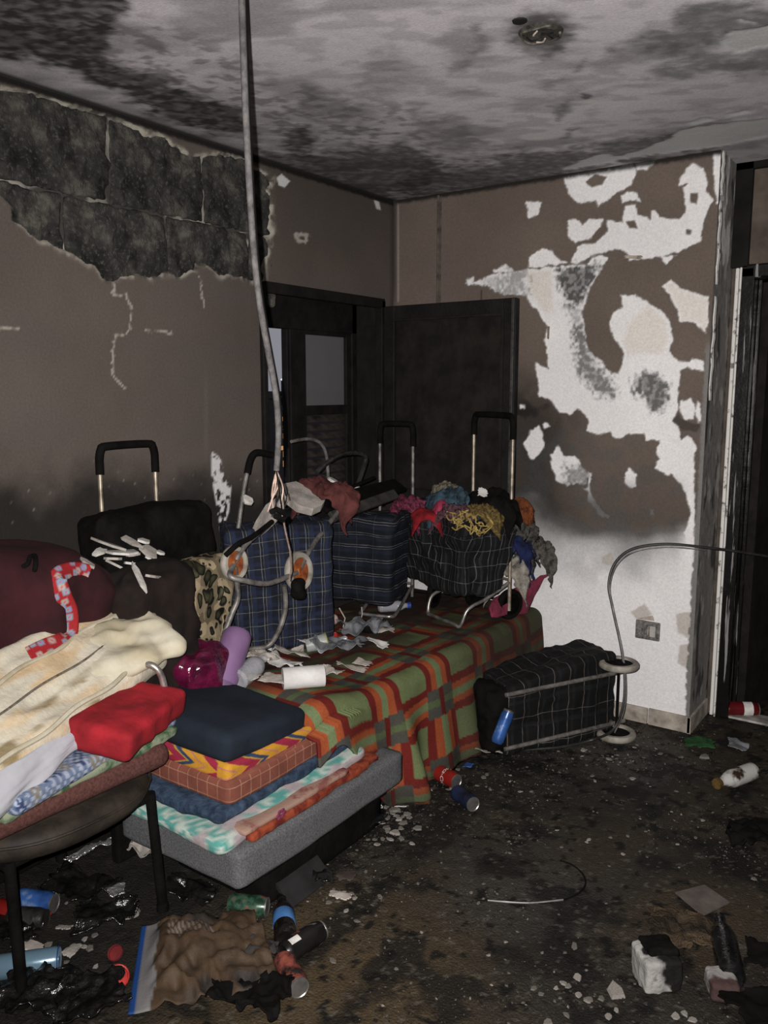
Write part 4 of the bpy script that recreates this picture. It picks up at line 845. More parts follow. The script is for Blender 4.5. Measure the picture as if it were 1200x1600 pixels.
# black plaid trolley standing at the far end of the bed (back towards the shutter leaf)
tD = trolley('shopping_trolley', 'black plaid shopping trolley heaped with burnt cloth before the open leaf', (0.78, 3.58, BZ), (0, 0, radians(180-24)), 0.57, 0.27, 0.45, 0.98, 0.14, m_plaid_d, 61, hw=0.15, foot=m_chrome, tyre=m_black, flap=False, bagk=dict(taper=0.24, amp=0.024, sag=0.07, fold=0.03), bdx=0.10, aw=0.13)
# dark banded trolley behind it
tC = trolley('shopping_trolley', 'dark trolley with thin white bands, squeezed between two plaid trolleys', (0.30, 3.46, BZ), (0, 0, radians(180+12)), 0.36, 0.26, 0.46, 0.93, 0.06, m_plaid_c, 62, hw=0.09, tyre=m_black, foot=m_chrome, pole=m_steel_dirty, flap=False, bdx=0.09)
# tapestry trolley by the left wall, scorched black above
m_tap, nt, bs = new_mat('leaf_tapestry')
tc = node(nt, 'ShaderNodeTexCoord'); vo = node(nt, 'ShaderNodeTexVoronoi', feature='F1'); mp = node(nt, 'ShaderNodeMapping'); mp.inputs['Scale'].default_value = (21, 21, 15); mp.inputs['Rotation'].default_value = (0.4, 0, 0.5)
nz = node(nt, 'ShaderNodeTexNoise'); nz.inputs['Scale'].default_value = 9; nt.links.new(tc.outputs['Object'], nz.inputs['Vector'])
mv = node(nt, 'ShaderNodeVectorMath', operation='MULTIPLY_ADD'); nt.links.new(nz.outputs[1], mv.inputs[0]); mv.inputs[1].default_value = (0.14,)*3; nt.links.new(tc.outputs['Object'], mv.inputs[2])
vo.inputs['Scale'].default_value = 1.0; nt.links.new(mv.outputs[0], mp.inputs[0]); nt.links.new(mp.outputs[0], vo.inputs['Vector'])
lf1 = ramp(nt, vo.outputs['Distance'], [(0.10, (0.050, 0.048, 0.026)), (0.30, (0.022, 0.023, 0.013)), (0.36, (0.007, 0.006, 0.005)), (0.42, (0.007, 0.006, 0.005)), (0.46, (0.17, 0.135, 0.085))])
vein = ramp(nt, vo.outputs['Color'], [(0.3, (0.6,)*3), (0.7, (1.6,)*3)]); fin(nt, bs, mixc(nt, 1.0, lf1, vein, 'MULTIPLY'), 0.95, 0, 0.1, pos_noise(nt, 200, 2), 0.4, 0.003)
tA = trolley('shopping_trolley', 'leaf tapestry trolley with scorched black top and tan handle by the wall', (0.10, 1.98, 0.475), (0, 0, radians(-90)), 0.50, 0.26, 0.46, 0.92, 0.07, m_tap, 63, hw=0.125, tyre=m_black, flap=False)
sc = soft_obj('scorched_cover', (0.50, 0.20, 0.22), 0.05, m_black, tA, (0.0, 0.11, 0.585), (0.05, 0, 0), n=24, amp=0.02, freq=5, seed=64, fold=0.02)
# navy tartan trolley, tipped over with its wheels up towards the room
TBP = (0.27, 2.62, BZ)
tB = empty('shopping_trolley', TBP); tag(tB, 'navy tartan trolley tipped over with white and orange wheels facing out', 'trolley')
b_ = link('bag', bag_mesh(0.43, 0.27, 0.56, 65, taper=0.08, amp=0.014, sag=0.02, fold=0.014), m_plaid_b, tB); b_.location = (0.0, -0.02, 0.285); b_.rotation_euler = (radians(2), radians(-2), radians(90-38))
def rel(p): return Vector(p)-Vector(TBP)
wl, wr_ = at_x(366, 880, 0.46), at_x(467, 893, 0.52)
wax = (0.97, 0.06, 0.12)
wheel(tB, rel(wl), 0.066, 0.030, wax, m_tyre_w, m_hub_o); wheel(tB, rel(wr_), 0.080, 0.032, wax, m_tyre_w, m_hub_o)
def T(name, pts, r, mat): m = MB(); m.tube(smooth_path([rel(p) for p in pts], 6), r, 10); return m.obj(name, mat, tB)
T('axle', [wl, at_x(360, 900, 0.50), at_x(385, 908, 0.53), at_x(415, 912, 0.54), at_x(440, 905, 0.54), wr_], 0.0105, m_steel_dirty)
T('frame', [wr_, at_x(490, 850, 0.50), at_x(530, 798, 0.44)], 0.0105, m_steel_dirty)
T('frame', [wl, at_x(385, 850, 0.46), at_x(420, 820, 0.42)], 0.0105, m_steel_dirty)
T('foot', [at_x(444, 915, 0.54), at_x(446, 950, 0.53), at_x(436, 985, 0.51), at_x(420, 1008, 0.48), at_x(395, 1014, 0.45), at_x(370, 1010, 0.42)], 0.0105, m_steel_dirty)
T('foot', [wl, at_x(372, 930, 0.46), at_x(362, 960, 0.45), at_x(350, 992, 0.44)], 0.0105, m_steel_dirty)
T('handle', [at_x(372, 828, 0.22), at_x(382, 760, 0.20), at_x(392, 716, 0.19), at_x(402, 707, 0.19), at_x(425, 711, 0.19)], 0.0095, m_steel_dirty); T('grip', [at_x(386, 740, 0.195), at_x(392, 716, 0.19), at_x(402, 707, 0.19), at_x(425, 711, 0.19)], 0.0145, m_black)
# trolley lying on its side on the floor, wheels at the white wall
ca, sa_ = cos(radians(62)), sin(radians(62))       # height axis (towards the handle) points to (-ca, -sa_)
M = Matrix(((0.0, -sa_, -ca), (0.0, ca, -sa_), (1.0, 0.0, 0.0)))
tE = trolley('shopping_trolley', 'black plaid trolley fallen on its side on the floor against the bed', (1.47, 3.66, 0.205), M.to_euler(), 0.38, 0.25, 0.60, 0.70, 0.05, m_plaid_e, 66, hw=0.12, pole=m_steel_dirty, foot=m_steel_dirty, grip=False, flap=False, wr=0.09, bagk=dict(taper=0.05, amp=0.016, sag=0.0, fold=0.016), aw=0.165, openf=True)
bE = [o for o in tE.children if o.name.startswith('bag')][0]
for v in bE.data.vertices:                          # the bag slumps towards its mouth
    t = min(1, max(0, (v.co.z+0.30)/0.60)); s_ = sstep(0.25, 1.0, t)
    if v.co.x > 0: v.co.x *= 1-0.30*s_+0.10*(1-t)
    v.co.y += 0.03*s_
soft_obj('bag_mouth', (0.30, 0.22, 0.16), 0.05, m_black, tE, (-0.035, 0.16, 0.66), n=20, amp=0.02, freq=8, seed=68, fold=0.02)

mlt = soft_obj('melted_lump', (0.05, 0.06, 0.08), 0.022, m_black, tB, rel(at_x(466, 920, 0.60)), n=14, amp=0.012, freq=22, seed=69)
m = MB(); m.tube([rel(p) for p in smooth_path([at_x(352, 868, 0.50), at_x(372, 850, 0.53), at_x(395, 838, 0.52), at_x(425, 815, 0.47)], 5)], 0.0095, 8); m.obj('scorched_strap', m_black, tB)

# ================================================================== THINGS LYING ABOUT
bpy.context.view_layer.update(); DG = bpy.context.evaluated_depsgraph_get()
def hit(px, py):
    d = Vector(ray(px, py)).normalized(); ok, p, n, *_ = scene.ray_cast(DG, Vector(CAM)+d*0.1, d); return (p, n) if ok else (Vector(at_z(px, py, 0)), Vector((0, 0, 1)))
def drop(x, y, z=2.0):
    ok, p, n, *_ = scene.ray_cast(DG, Vector((x, y, z)), Vector((0, 0, -1))); return p.z if ok else 0.0
def fl(px, py, z=0.0): return Vector(at_z(px, py, z))
def lying(o, a, b):
    """lay a thing whose axis is local z so that it runs from a to b, centred between them"""
    a, b = Vector(a), Vector(b); d = (b-a).normalized(); o.rotation_euler = Vector((0, 0, 1)).rotation_difference(d).to_euler(); o.location = (a+b)/2; return o
m_alu = mk('dull_aluminium', (0.55, 0.54, 0.52), (0.30, 0.29, 0.28), 30, 0.35, 0.9, 0.5, 0.1, 0.001)
m_dkmet = mk('burnt_can_metal', (0.05, 0.047, 0.045), (0.015, 0.014, 0.013), 20, 0.4, 0.5, 0.5)
def text_mesh(txt, size, r, mat, parent, z0=0.0, a0=0.0, shear=0.3, around=False):
    cu = bpy.data.curves.new('lettering', 'FONT'); cu.body = txt; cu.size = size; cu.shear = shear; cu.align_x = 'CENTER'; cu.align_y = 'CENTER'; cu.resolution_u = 2
    to = bpy.data.objects.new('lettering', cu); me = bpy.data.meshes.new_from_object(to); bpy.data.objects.remove(to)
    for v in me.vertices:                                   # run the words along the can's axis
        a = a0 + (v.co.x if around else v.co.y)/r; zz = z0 + (v.co.y if around else v.co.x); v.co = Vector((r*cos(a), r*sin(a), zz))
    return link('lettering', me, mat, parent)
m_white = mk('white_print', (0.62, 0.60, 0.57), (0.45, 0.43, 0.40), 40, 0.6)
def can(a, b, mat, label, r=0.033, L=0.118, crush=0.0, seed=0, marks=None, lid_mat=None):
    rt_ = empty('drink_can'); tag(rt_, label, 'can')
    prof = [(0.0, -L/2+0.006), (r*0.72, -L/2+0.004), (r*0.78, -L/2), (r*0.97, -L/2+0.010), (r, -L/2+0.018)] + [(r, -L/2+0.018+(L-0.042)*t) for t in np.linspace(0.1, 1, 10)] + [(r*0.86, L/2-0.006), (r*0.84, L/2-0.002)]
    m = MB(); m.lathe(prof, 26); me = m.mesh('can_body')
    if crush:
        Vc = np.array([v.co for v in me.vertices]); k = 1-crush*(fbm(Vc*28+seed, 2, seed)**2)*2*np.exp(-(Vc[:, 2]/(L*0.3))**2)
        Vc[:, 0] *= k; Vc[:, 1] *= k
        for v, cxyz in zip(me.vertices, Vc): v.co = cxyz
    body = link('can_body', me, mat, rt_)
    m = MB(); m.lathe([(r*0.80, L/2-0.001), (r*0.86, L/2+0.001), (r*0.86, L/2-0.003), (r*0.78, L/2-0.006), (0, L/2-0.006)][::-1], 24); ld = m.obj('lid', lid_mat or m_alu, rt_)
    m = MB(); m.tube([Vector((0.008+0.009*cos(t), 0.007*sin(t), L/2-0.0035)) for t in np.linspace(0, 2*pi, 14)], 0.0016, 5, False); m.obj('tab', lid_mat or m_alu, ld)
    if marks:
        for k_ in range(2): text_mesh(marks[0], marks[1], r*1.012, marks[2], rt_, 0.006, marks[3]+k_*pi, around=True)
    return lying(rt_, a, b)
def bottle(a, b, mat, label, r=0.033, L=0.22, neck=0.012, cap=None, band=None, name='bottle', cat='bottle', shoulder=0.62):
    """neck points to b"""
    rt_ = empty(name); tag(rt_, label, cat)
    s0 = -L/2; prof = [(0.0, s0+0.006), (r*0.8, s0), (r, s0+0.010)] + [(r*(1-0.012*(k % 2)), s0+0.012+(L*shoulder-0.012)*k/8) for k in range(1, 9)] + [(r*0.82, s0+L*(shoulder+0.10)), (neck*1.25, s0+L*(shoulder+0.21)), (neck, s0+L*(shoulder+0.26)), (neck, L/2-0.016), (neck*1.15, L/2-0.014), (neck*1.1, L/2), (0.0, L/2)]
    m = MB(); m.lathe(prof, 24); m.obj('bottle_body', mat, rt_)
    if cap: m = MB(); m.lathe([(neck*1.3, L/2-0.014), (neck*1.35, L/2+0.004), (0.0, L/2+0.005)], 18); m.obj('cap', cap, rt_)
    if band: m = MB(); m.lathe([(r*1.0, s0+L*band[1]), (r*1.02, s0+L*band[1]+0.001), (r*1.02, s0+L*band[2]), (r*1.0, s0+L*band[2]+0.001)], 24); m.obj('paper_label', band[0], rt_)
    return lying(rt_, a, b)
def scrap(name, label, cat, mat, px, py, w, d, amp, seed, rz=0.0, z=None, thick=0.0015, tilt=(0, 0), group=None, n=22, freq=9, ragged=0.3, edge=0.0, on=None):
    P = crumple(w, d, amp, seed, n, freq, ragged, edge)
    loc = Vector(on) if on is not None else (fl(px, py, z) if z is not None else hit(px, py)[0])
    o = cloth(name, P, n, n, mat, None, None, thick); o.location = loc+Vector((0, 0, thick/2+0.001)); o.rotation_euler = (tilt[0], tilt[1], rz); tag(o, label, cat, group); return o
def lump(name, label, cat, mat, loc, dims, seed, rot=(0, 0, 0), amp=0.3, freq=None, n=20, fold=0.10, parent=None, colfn=None):
    s_ = min(dims); o = soft_obj(name, dims, s_*0.45, mat, parent, loc, rot, n=n, amp=s_*amp, freq=freq or 0.9/s_, seed=seed, fold=s_*fold, colfn=colfn)
    if parent is None: tag(o, label, cat)
    return o

# ---- hanging ceiling cable with a frayed end
cb = empty('hanging_cable', at_x(376, -150, 1.27)); tag(cb, 'thick grey cable hanging from the ceiling with a frayed copper end', 'cable')
o0 = Vector(cb.location)
topz = Vector((o0.x, o0.y, CEIL))
pts = [topz] + [Vector(at_x(px, py, xx)) for px, py, xx in ((378, 0, 1.27), (381, 100, 1.27), (385, 200, 1.27), (392, 330, 1.27), (400, 430, 1.265), (410, 500, 1.26), (421, 560, 1.25), (430, 610, 1.24), (434, 650, 1.23), (435, 690, 1.22), (432, 735, 1.21))]
m = MB(); m.tube([p-o0 for p in smooth_path(pts, 6)], 0.0078, 10); m.obj('sheath', mk('sooty_grey_sheath', (0.085, 0.08, 0.078), (0.035, 0.033, 0.032), 40, 0.8, 0, 0.2, 0.6, 0.004, 80), cb)
pts2 = [p+Vector((-0.002, 0.010, 0.0)) for p in pts]; m = MB(); m.tube([p-o0 for p in smooth_path(pts2[:-1], 6)], 0.0062, 8); m.obj('sheath', m_black, cb)
m_cu = mk('bare_pinkish_wire', (0.42, 0.31, 0.26), (0.22, 0.15, 0.12), 30, 0.6)
rng = random.Random(9); e0 = pts[-1]
for i, tgt in enumerate(((415, 765), (424, 782), (438, 790), (447, 775), (418, 800), (430, 812), (441, 800))):
    m = MB(); mid = Vector(at_x((432+tgt[0])/2+rng.uniform(-9, 9), (735+tgt[1])/2, 1.20+rng.uniform(-.02, .02))); m.tube([p-o0 for p in smooth_path([e0, mid, Vector(at_x(*tgt, 1.19+rng.uniform(-.03, .03)))], 5)], 0.0022, 5); m.obj('wire_strand', m_cu if i % 3 else m_black, cb)
m = MB(); m.tube([Vector(at_x(px, py, xx))-o0 for px, py, xx in ((432, 740, 1.21), (438, 775, 1.18), (441, 803, 1.16), (446, 830, 1.10), (453, 860, 1.02), (455, 888, 0.95), (452, 905, 0.9))], 0.0026, 6); m.obj('wire_strand', m_cu, cb)
m = MB(); m.tube([Vector(at_x(px, py, 1.19))-o0 for px, py in ((424, 800), (432, 796), (441, 800), (447, 806), (441, 812), (430, 806))], 0.008, 8); m.obj('melted_connector', m_black, cb)

# ---- hose from the fallen trolley up and away through the doorway
hs_ = empty('black_cable', fl(975, 1150, 0.0)); tag(hs_, 'stiff black cable arching from the floor up to the doorway', 'cable'); o0 = Vector(hs_.location)
pp = [fl(790, 1172, 0.02), fl(870, 1168, 0.02), fl(925, 1156, 0.025), Vector(at_y(958, 1140, 3.42)), Vector(at_y(973, 1105, 3.50)), Vector(at_y(976, 1060, 3.56)), Vector(at_y(970, 1010, 3.60)), Vector(at_y(957, 950, 3.62)), Vector(at_y(951, 912, 3.64)), Vector(at_y(962, 878, 3.66)), Vector(at_y(990, 857, 3.68)), Vector(at_y(1040, 850, 3.72)), Vector(at_y(1100, 855, 3.80)), Vector(at_y(1160, 863, 3.95)), Vector(at_y(1230, 876, 4.2)), Vector(at_y(1300, 900, 4.5)), Vector((2.3, 5.0, 0.05))]
m = MB(); m.tube([p-o0 for p in smooth_path(pp, 8)], 0.0062, 8); m.obj('cable', mk('matt_black_rubber', (0.030, 0.029, 0.028), (0.016, 0.015, 0.015), 20, 0.5, 0, 0.4), hs_)
m = MB(); m.tube([p-o0+Vector((0.008, -0.004, -0.012)) for p in smooth_path(pp[3:13], 8)], 0.003, 6); m.obj('wire', m_steel_dirty, hs_)
# ---- loose wire curl on the floor
wc = empty('loose_wire', fl(850, 1408)); tag(wc, 'thin black wire curl with a bright end lying on the bare floor', 'wire'); o0 = Vector(wc.location)
cp = [fl(px, py, 0.009) for px, py in ((800, 1410), (840, 1411), (880, 1406), (906, 1394), (915, 1380), (910, 1365), (895, 1352), (875, 1344))]
m = MB(); m.tube([p-o0 for p in smooth_path(cp, 6)], 0.0030, 6); m.obj('wire', m_black, wc); m = MB(); m.tube([p-o0 for p in smooth_path([fl(762, 1407, 0.010), fl(785, 1409, 0.010), fl(830, 1411, 0.010), fl(880, 1406, 0.012)], 6)], 0.0034, 6); m.obj('bright_end', m_alu, wc)

# ---- maroon bag trimmings: ribbon and handle, laid on the bag's own surface
def on_surface(pxs, off=0.006):
    out = []
    for px, py in pxs:
        p, n = hit(px, py); out.append(p + (Vector(CAM)-p).normalized()*off)
    return out
def ribbon(pxs, half, name, mat, parent, colfn=None, sub=10):
    P = smooth_path(on_surface(pxs), sub); nv = 9; V = []; vw = None
    for i, p in enumerate(P):
        t = (P[min(i+1, len(P)-1)]-P[max(i-1, 0)]).normalized(); s_ = t.cross((Vector(CAM)-p).normalized()).normalized()
        for k in np.linspace(-1, 1, nv): V.append(p+s_*half*k+(Vector(CAM)-p).normalized()*0.004*(1-k*k)-Vector(parent.location))
    V = np.array(V); uu = np.repeat(np.linspace(0, 1, len(P)), nv); vv = np.tile(np.linspace(-1, 1, nv), len(P))
    return cloth(name, V, len(P), nv, mat, parent, colfn(V) if colfn else None, 0.003)
def rib_fn(V):
    c = np.tile(np.array((0.22, 0.011, 0.013)), (len(V), 1)); rr = np.random.RandomState(5)
    for i in range(0, len(V), 24):
        k = min(len(V)-1, i+rr.randint(0, 20)); d = np.linalg.norm(V-V[k], axis=1); col = ((0.12, 0.20, 0.29), (0.28, 0.23, 0.21), (0.14, 0.22, 0.28))[i//24 % 3]
        c = lay(c, sstep(0.012, 0.009, d), col); c = lay(c, sstep(0.004, 0.003, d), (0.4, 0.05, 0.04))
    return c
m_rib = mk_attr('floral_ribbon_cotton', 0.8, 0.2, 80, 0.15)

# ---- bags, bottles and litter on the bed
def glossy(name, c, rough=0.12, alpha=1.0, c2=None, sc=16):
    m, nt, b = new_mat(name); n = pos_noise(nt, sc, 4); fin(nt, b, ramp(nt, n, [(0.35, c2 or tuple(v*0.4 for v in c)), (0.68, c)]), rough, 0, 0.6, n, 0.7, 0.012); b.inputs['Alpha'].default_value = alpha; return m
m_crim = glossy('crimson_film', (0.10, 0.006, 0.030), 0.15, 1.0, (0.022, 0.002, 0.010), 16)
m_crim.node_tree.nodes['Principled BSDF'].inputs['Alpha'].default_value = 1.0
m_lilac = mk('lilac_plastic', (0.18, 0.105, 0.205), (0.13, 0.072, 0.15), 7, 0.4, 0, 0.4, 0.05)
m_clear, nt, bs = new_mat('clear_plastic'); fin(nt, bs, (0.42, 0.42, 0.45), 0.10, 0, 0.6, pos_noise(nt, 30, 3), 0.5, 0.01); bs.inputs['Alpha'].default_value = 0.45
m_greyfilm = glossy('grey_film', (0.20, 0.205, 0.22), 0.3, 0.9, (0.08, 0.085, 0.09), 14)
m_paper = mk('scorched_paper', (0.48, 0.45, 0.41), (0.26, 0.22, 0.19), 9, 0.9); m_paper2 = mk('dirty_white_paper', (0.52, 0.51, 0.50), (0.40, 0.38, 0.36), 12, 0.85)
m_plaster = mk('broken_plaster', (0.34, 0.31, 0.28), (0.16, 0.145, 0.13), 16, 0.95, bump_s=0.6); m_plaster_w = mk('white_plaster_chip', (0.50, 0.48, 0.45), (0.24, 0.22, 0.20), 20, 0.95, bump_s=0.5)
cbg = soft_obj('plastic_bag', (0.22, 0.22, 0.25), 0.07, m_crim, None, at_x(298, 1060, 0.47), (0.25, 0.15, 0.5), n=44, amp=0.035, freq=7, seed=73, fold=0.015); tag(cbg, 'shiny crimson plastic bag beside the lilac tumbler', 'plastic bag')
tb = empty('tumbler'); tag(tb, 'tall lilac plastic tumbler leaning on the crimson bag', 'tumbler')
m = MB(); m.lathe([(0.0, -0.12), (0.043, -0.12), (0.046, -0.115), (0.049, -0.05)], 28); m.obj('base', mk('lilac_base', (0.15, 0.085, 0.17), (0.09, 0.05, 0.10), 9, 0.5), tb)
m = MB(); m.lathe([(0.0488, -0.075), (0.052, -0.05), (0.055, 0.10), (0.054, 0.122), (0.046, 0.136), (0.0, 0.142)], 28); m.obj('body', m_lilac, tb)
lying(tb, at_x(343, 1084, 0.58), at_x(369, 998, 0.52))
bottle(Vector(at_x(372, 1062, 0.60)), Vector(at_x(412, 1030, 0.56)), m_clear, 'crushed clear plastic bottle right of the lilac tumbler', 0.04, 0.2)
m = MB(); m.lathe([(0.0, -0.075), (0.040, -0.075), (0.040, 0.075), (0.014, 0.075), (0.013, 0.06), (0.0, 0.06)], 24); rl = m.obj('paper_roll', m_paper2); tag(rl, 'white paper roll lying on the littered blanket', 'paper roll'); lying(rl, Vector(at_z(450, 1060, 0.57)), Vector(at_z(498, 1056, 0.57)))
for i, (px, py, w_, d_, am, rz, lab) in enumerate(((405, 1050, 0.16, 0.13, 0.05, 0.3, 'torn cream paper next to the clear bottle'), (455, 1030, 0.17, 0.12, 0.05, 1.0, 'torn cream paper above the white roll'), (430, 1070, 0.15, 0.09, 0.03, 0.2, 'torn cream paper in front of the white roll'), (548, 1052, 0.14, 0.06, 0.03, 0.6, 'torn pale paper below the grey plastic film'), (603, 992, 0.10, 0.07, 0.03, 0.4, 'pale crumpled scrap at the end of the grey film'), (565, 1042, 0.09, 0.06, 0.02, 0.0, 'small pale scrap on the orange plaid band'), (470, 1010, 0.10, 0.06, 0.03, 0.0, 'small cream scrap under the tartan trolley'))):
    scrap('torn_paper', lab, 'paper', m_paper, px, py, w_*1.35, d_*1.35, am*1.2, 80+i, rz, n=20, ragged=0.6, tilt=(0.1*(i % 3-1), 0.12*(i % 2)))
for i, (px, py, w_, d_, am, rz, lab) in enumerate(((390, 1072, .12, .10, .04, .5, 'torn cream paper touching the lilac tumbler base'), (440, 1048, .20, .12, .05, .1, 'large torn cream sheet behind the white roll'), (500, 1060, .12, .09, .04, .8, 'torn pale paper right of the white roll'), (585, 1015, .12, .08, .04, .3, 'torn pale paper at the right of the grey film'), (520, 1058, .10, .06, .03, .2, 'pinkish torn scrap below the grey film'), (415, 1025, .10, .08, .04, .6, 'torn cream scrap at the foot of the tartan trolley'))):
    scrap('torn_paper', lab, 'paper', (m_paper, m_paper2)[i % 2], px, py, w_*1.3, d_*1.3, am, 300+i, rz, n=22, ragged=0.5, tilt=(0.15*(i % 3-1), 0.15*(i % 2)))
for i, (px, py, w_, d_, rz, lab) in enumerate(((530, 1025, 0.22, 0.16, 0.5, 'crumpled grey plastic film by the white roll'), (565, 1000, 0.20, 0.12, 0.9, 'crumpled grey plastic film behind the first, nearer the trolleys'))):
    scrap('plastic_film', lab, 'plastic film', m_greyfilm, px, py, w_*1.5, d_*1.4, 0.085, 95+i, rz, n=36, freq=11, ragged=0.35)
m_redcap = mk('red_plastic', (0.45, 0.035, 0.03), (0.25, 0.015, 0.014), 20, 0.4); m_bluecap = mk('blue_plastic', (0.03, 0.07, 0.32), (0.02, 0.04, 0.2), 20, 0.4)
def cap_(px, py, mat, lab, r=0.014, tilt=0.6, z=None):  # loose screw cap off a bottle, lying on its own
    m = MB(); m.lathe([(0.0, 0.0), (r*0.9, 0.0), (r, 0.002), (r, 0.011), (r*0.92, 0.013), (r*0.85, 0.012), (r*0.85, 0.004), (0.0, 0.004)], 18); o = m.obj('bottle_cap', mat); pz = fl(px, py, z) if z is not None else hit(px, py)[0]
    o.location = pz+Vector((0, 0, 0.006)); o.rotation_euler = (tilt, 0.3, px); tag(o, lab, 'bottle cap'); return o
cap_(522, 997, m_redcap, 'red bottle cap on the blanket near the grey film', 0.017); cap_(541, 986, m_redcap, 'second red bottle cap, right of the first on the blanket', 0.015)
bottle(Vector(at_z(598, 948, 0.52)), Vector(at_z(634, 946, 0.52)), m_clear, 'small clear bottle with a blue cap between the dark trolleys', 0.028, 0.16, cap=m_bluecap)
can(Vector(at_z(500, 972, 0.53)), Vector(at_z(520, 968, 0.53)), mk('pink_white_can', (0.42, 0.22, 0.2), (0.4, 0.36, 0.33), 30, 0.5), 'pink and white can under the tartan trolley', 0.028, 0.10)
cu_ = empty('plastic_cup'); tag(cu_, 'grey plastic cup with yellowed rim in front of the tartan trolley', 'cup'); m = MB(); m.lathe([(0.0, -0.045), (0.028, -0.045), (0.036, 0.045), (0.034, 0.045), (0.026, -0.04), (0.0, -0.04)], 22); m.obj('cup_body', mk('grey_plastic', (0.30, 0.31, 0.30), (0.16, 0.17, 0.16), 12, 0.4), cu_); m = MB(); m.tube([Vector((0.036*cos(t), 0.036*sin(t), 0.045)) for t in np.linspace(0, 2*pi, 24)], 0.0025, 6, False); m.obj('rim', mk('yellowed_rim', (0.36, 0.33, 0.06)), cu_); lying(cu_, at_z(484, 1008, 0.53), at_z(504, 1003, 0.54))
for i, (px, py, L_, lab) in enumerate(((536, 980, 0.09, 'thin stick standing out of the litter, nearer the red caps'), (563, 970, 0.07, 'thin stick standing out of the litter under the banded trolley'))):
    pz = hit(px, py)[0]; m = MB(); m.tube([(0, 0, -0.005), (0.01, 0.003, L_*0.5), (0.008-0.03*(1-i), 0.0, L_)], 0.0028, 6); o = m.obj('stick', m_paper); o.location = pz; tag(o, lab, 'stick')
lump('burnt_wad', 'dark burnt wad on the blanket beneath the banded trolley', 'debris', m_black, hit(570, 985)[0]+Vector((0, 0, 0.02)), (0.11, 0.08, 0.05), 105)

# ---- burnt cloth heaped on the black plaid trolley
def cl_mat(name, a, b, sc=30, rough=0.9): return mk(name, a, b, sc, rough, 0, 0.2, 0.8, 0.008, sc*3)
BP = lambda px, py, y: Vector(at_y(px, py, y))
frill = dict(amp=0.26, freq=17, fold=0.10, n=36)
def drape(name, label, cat, mat, c0, w_, d_, h_, seed, rz=0.0, hang=0.06, n=40, freq=11, tilt=(0.0, 0.0), wr=0.35):
    """a rag thrown over a heap: domed, deeply creased, edges hanging and torn"""
    u, v = uvgrid(n, n); x, y = (u-0.5)*2, (v-0.5)*2; a = np.arctan2(y, x); rr = np.sqrt((x*x+y*y)/1.6)
    rag_ = 1-0.30*sstep(0.35, 1, rr)*fbm(np.stack([np.cos(a)*2.6, np.sin(a)*2.6, a*0+seed], -1), 3, seed)
    P = np.stack([x*w_/2*rag_, y*d_/2*rag_, 0*x], -1)
    cr = ridge(P*freq+seed*1.7, 3, seed); cr2 = fbm(P*freq*2.6+seed, 3, seed+4)
    P[:, 2] = h_*(1-rr**2)-hang*sstep(0.7, 1.15, rr)+h_*wr*(cr-0.4)+h_*0.5*(cr2-0.5)
    P[:, :2] += (h_*0.5*np.stack([fbm(P*freq*1.5+5, 2, seed+6)-0.5, fbm(P*freq*1.5+9, 2, seed+7)-0.5], -1))
    o = cloth(name, P, n, n, mat, None, None, 0.005); o.location = c0; o.rotation_euler = (tilt[0], tilt[1], rz); tag(o, label, cat); return o
drape('burnt_cloth', 'charred black cloth behind the heap by the tan pole', 'cloth', m_black, BP(765, 805, 3.46), 0.30, 0.22, 0.10, 117, 0.2)
drape('burnt_cloth', 'teal blue burnt cloth crowning the black plaid trolley', 'cloth', cl_mat('teal_cloth', (0.038, 0.072, 0.10), (0.010, 0.016, 0.02), 24), BP(712, 802, 3.40), 0.30, 0.20, 0.12, 110, 0.3)
drape('burnt_cloth', 'magenta frilly cloth left of the red cloth on the trolley', 'cloth', cl_mat('magenta_frill', (0.19, 0.035, 0.07), (0.03, 0.005, 0.012), 70), BP(642, 806, 3.36), 0.20, 0.16, 0.08, 112, 0.1, freq=22, wr=0.6)
drape('burnt_cloth', 'pale curly lace along the top of the teal cloth', 'cloth', cl_mat('pale_lace', (0.20, 0.175, 0.13), (0.03, 0.026, 0.02), 80), BP(698, 775, 3.45), 0.17, 0.10, 0.05, 116, 0.2, 0.02, freq=26, wr=0.7)
drape('burnt_cloth', 'purple and brown tangled cloth in front of the teal cloth', 'cloth', cl_mat('purple_tangle', (0.12, 0.055, 0.07), (0.018, 0.010, 0.012), 80), BP(712, 818, 3.31), 0.24, 0.14, 0.07, 114, 0.1, 0.05, freq=24, wr=0.6)
drape('burnt_cloth', 'bright red cloth hanging over the black plaid trolley edge', 'cloth', cl_mat('red_cloth', (0.24, 0.010, 0.015), (0.08, 0.004, 0.006), 14), BP(668, 816, 3.28), 0.17, 0.14, 0.06, 111, 0.5, 0.05, freq=7, wr=0.25, tilt=(0.15, 0.0))
drape('burnt_cloth', 'hot pink scrap between the magenta frill and teal cloth', 'cloth', cl_mat('hot_pink', (0.34, 0.04, 0.085), (0.16, 0.014, 0.035), 14), BP(690, 800, 3.31), 0.11, 0.09, 0.05, 113, 0.9, 0.03)
drape('burnt_cloth', 'mustard yellow stringy cloth at the right of the heap', 'cloth', cl_mat('mustard_string', (0.17, 0.115, 0.035), (0.022, 0.016, 0.008), 80), BP(752, 818, 3.36), 0.24, 0.14, 0.07, 115, 0.2, 0.06, freq=22, wr=0.6)
m_str = mk('yellow_thread', (0.38, 0.28, 0.08), (0.15, 0.10, 0.03), 30); ts = empty('loose_threads', BP(735, 820, 3.22)); tag(ts, 'tangle of yellow threads hanging over the front of the trolley', 'threads'); rng = random.Random(3)
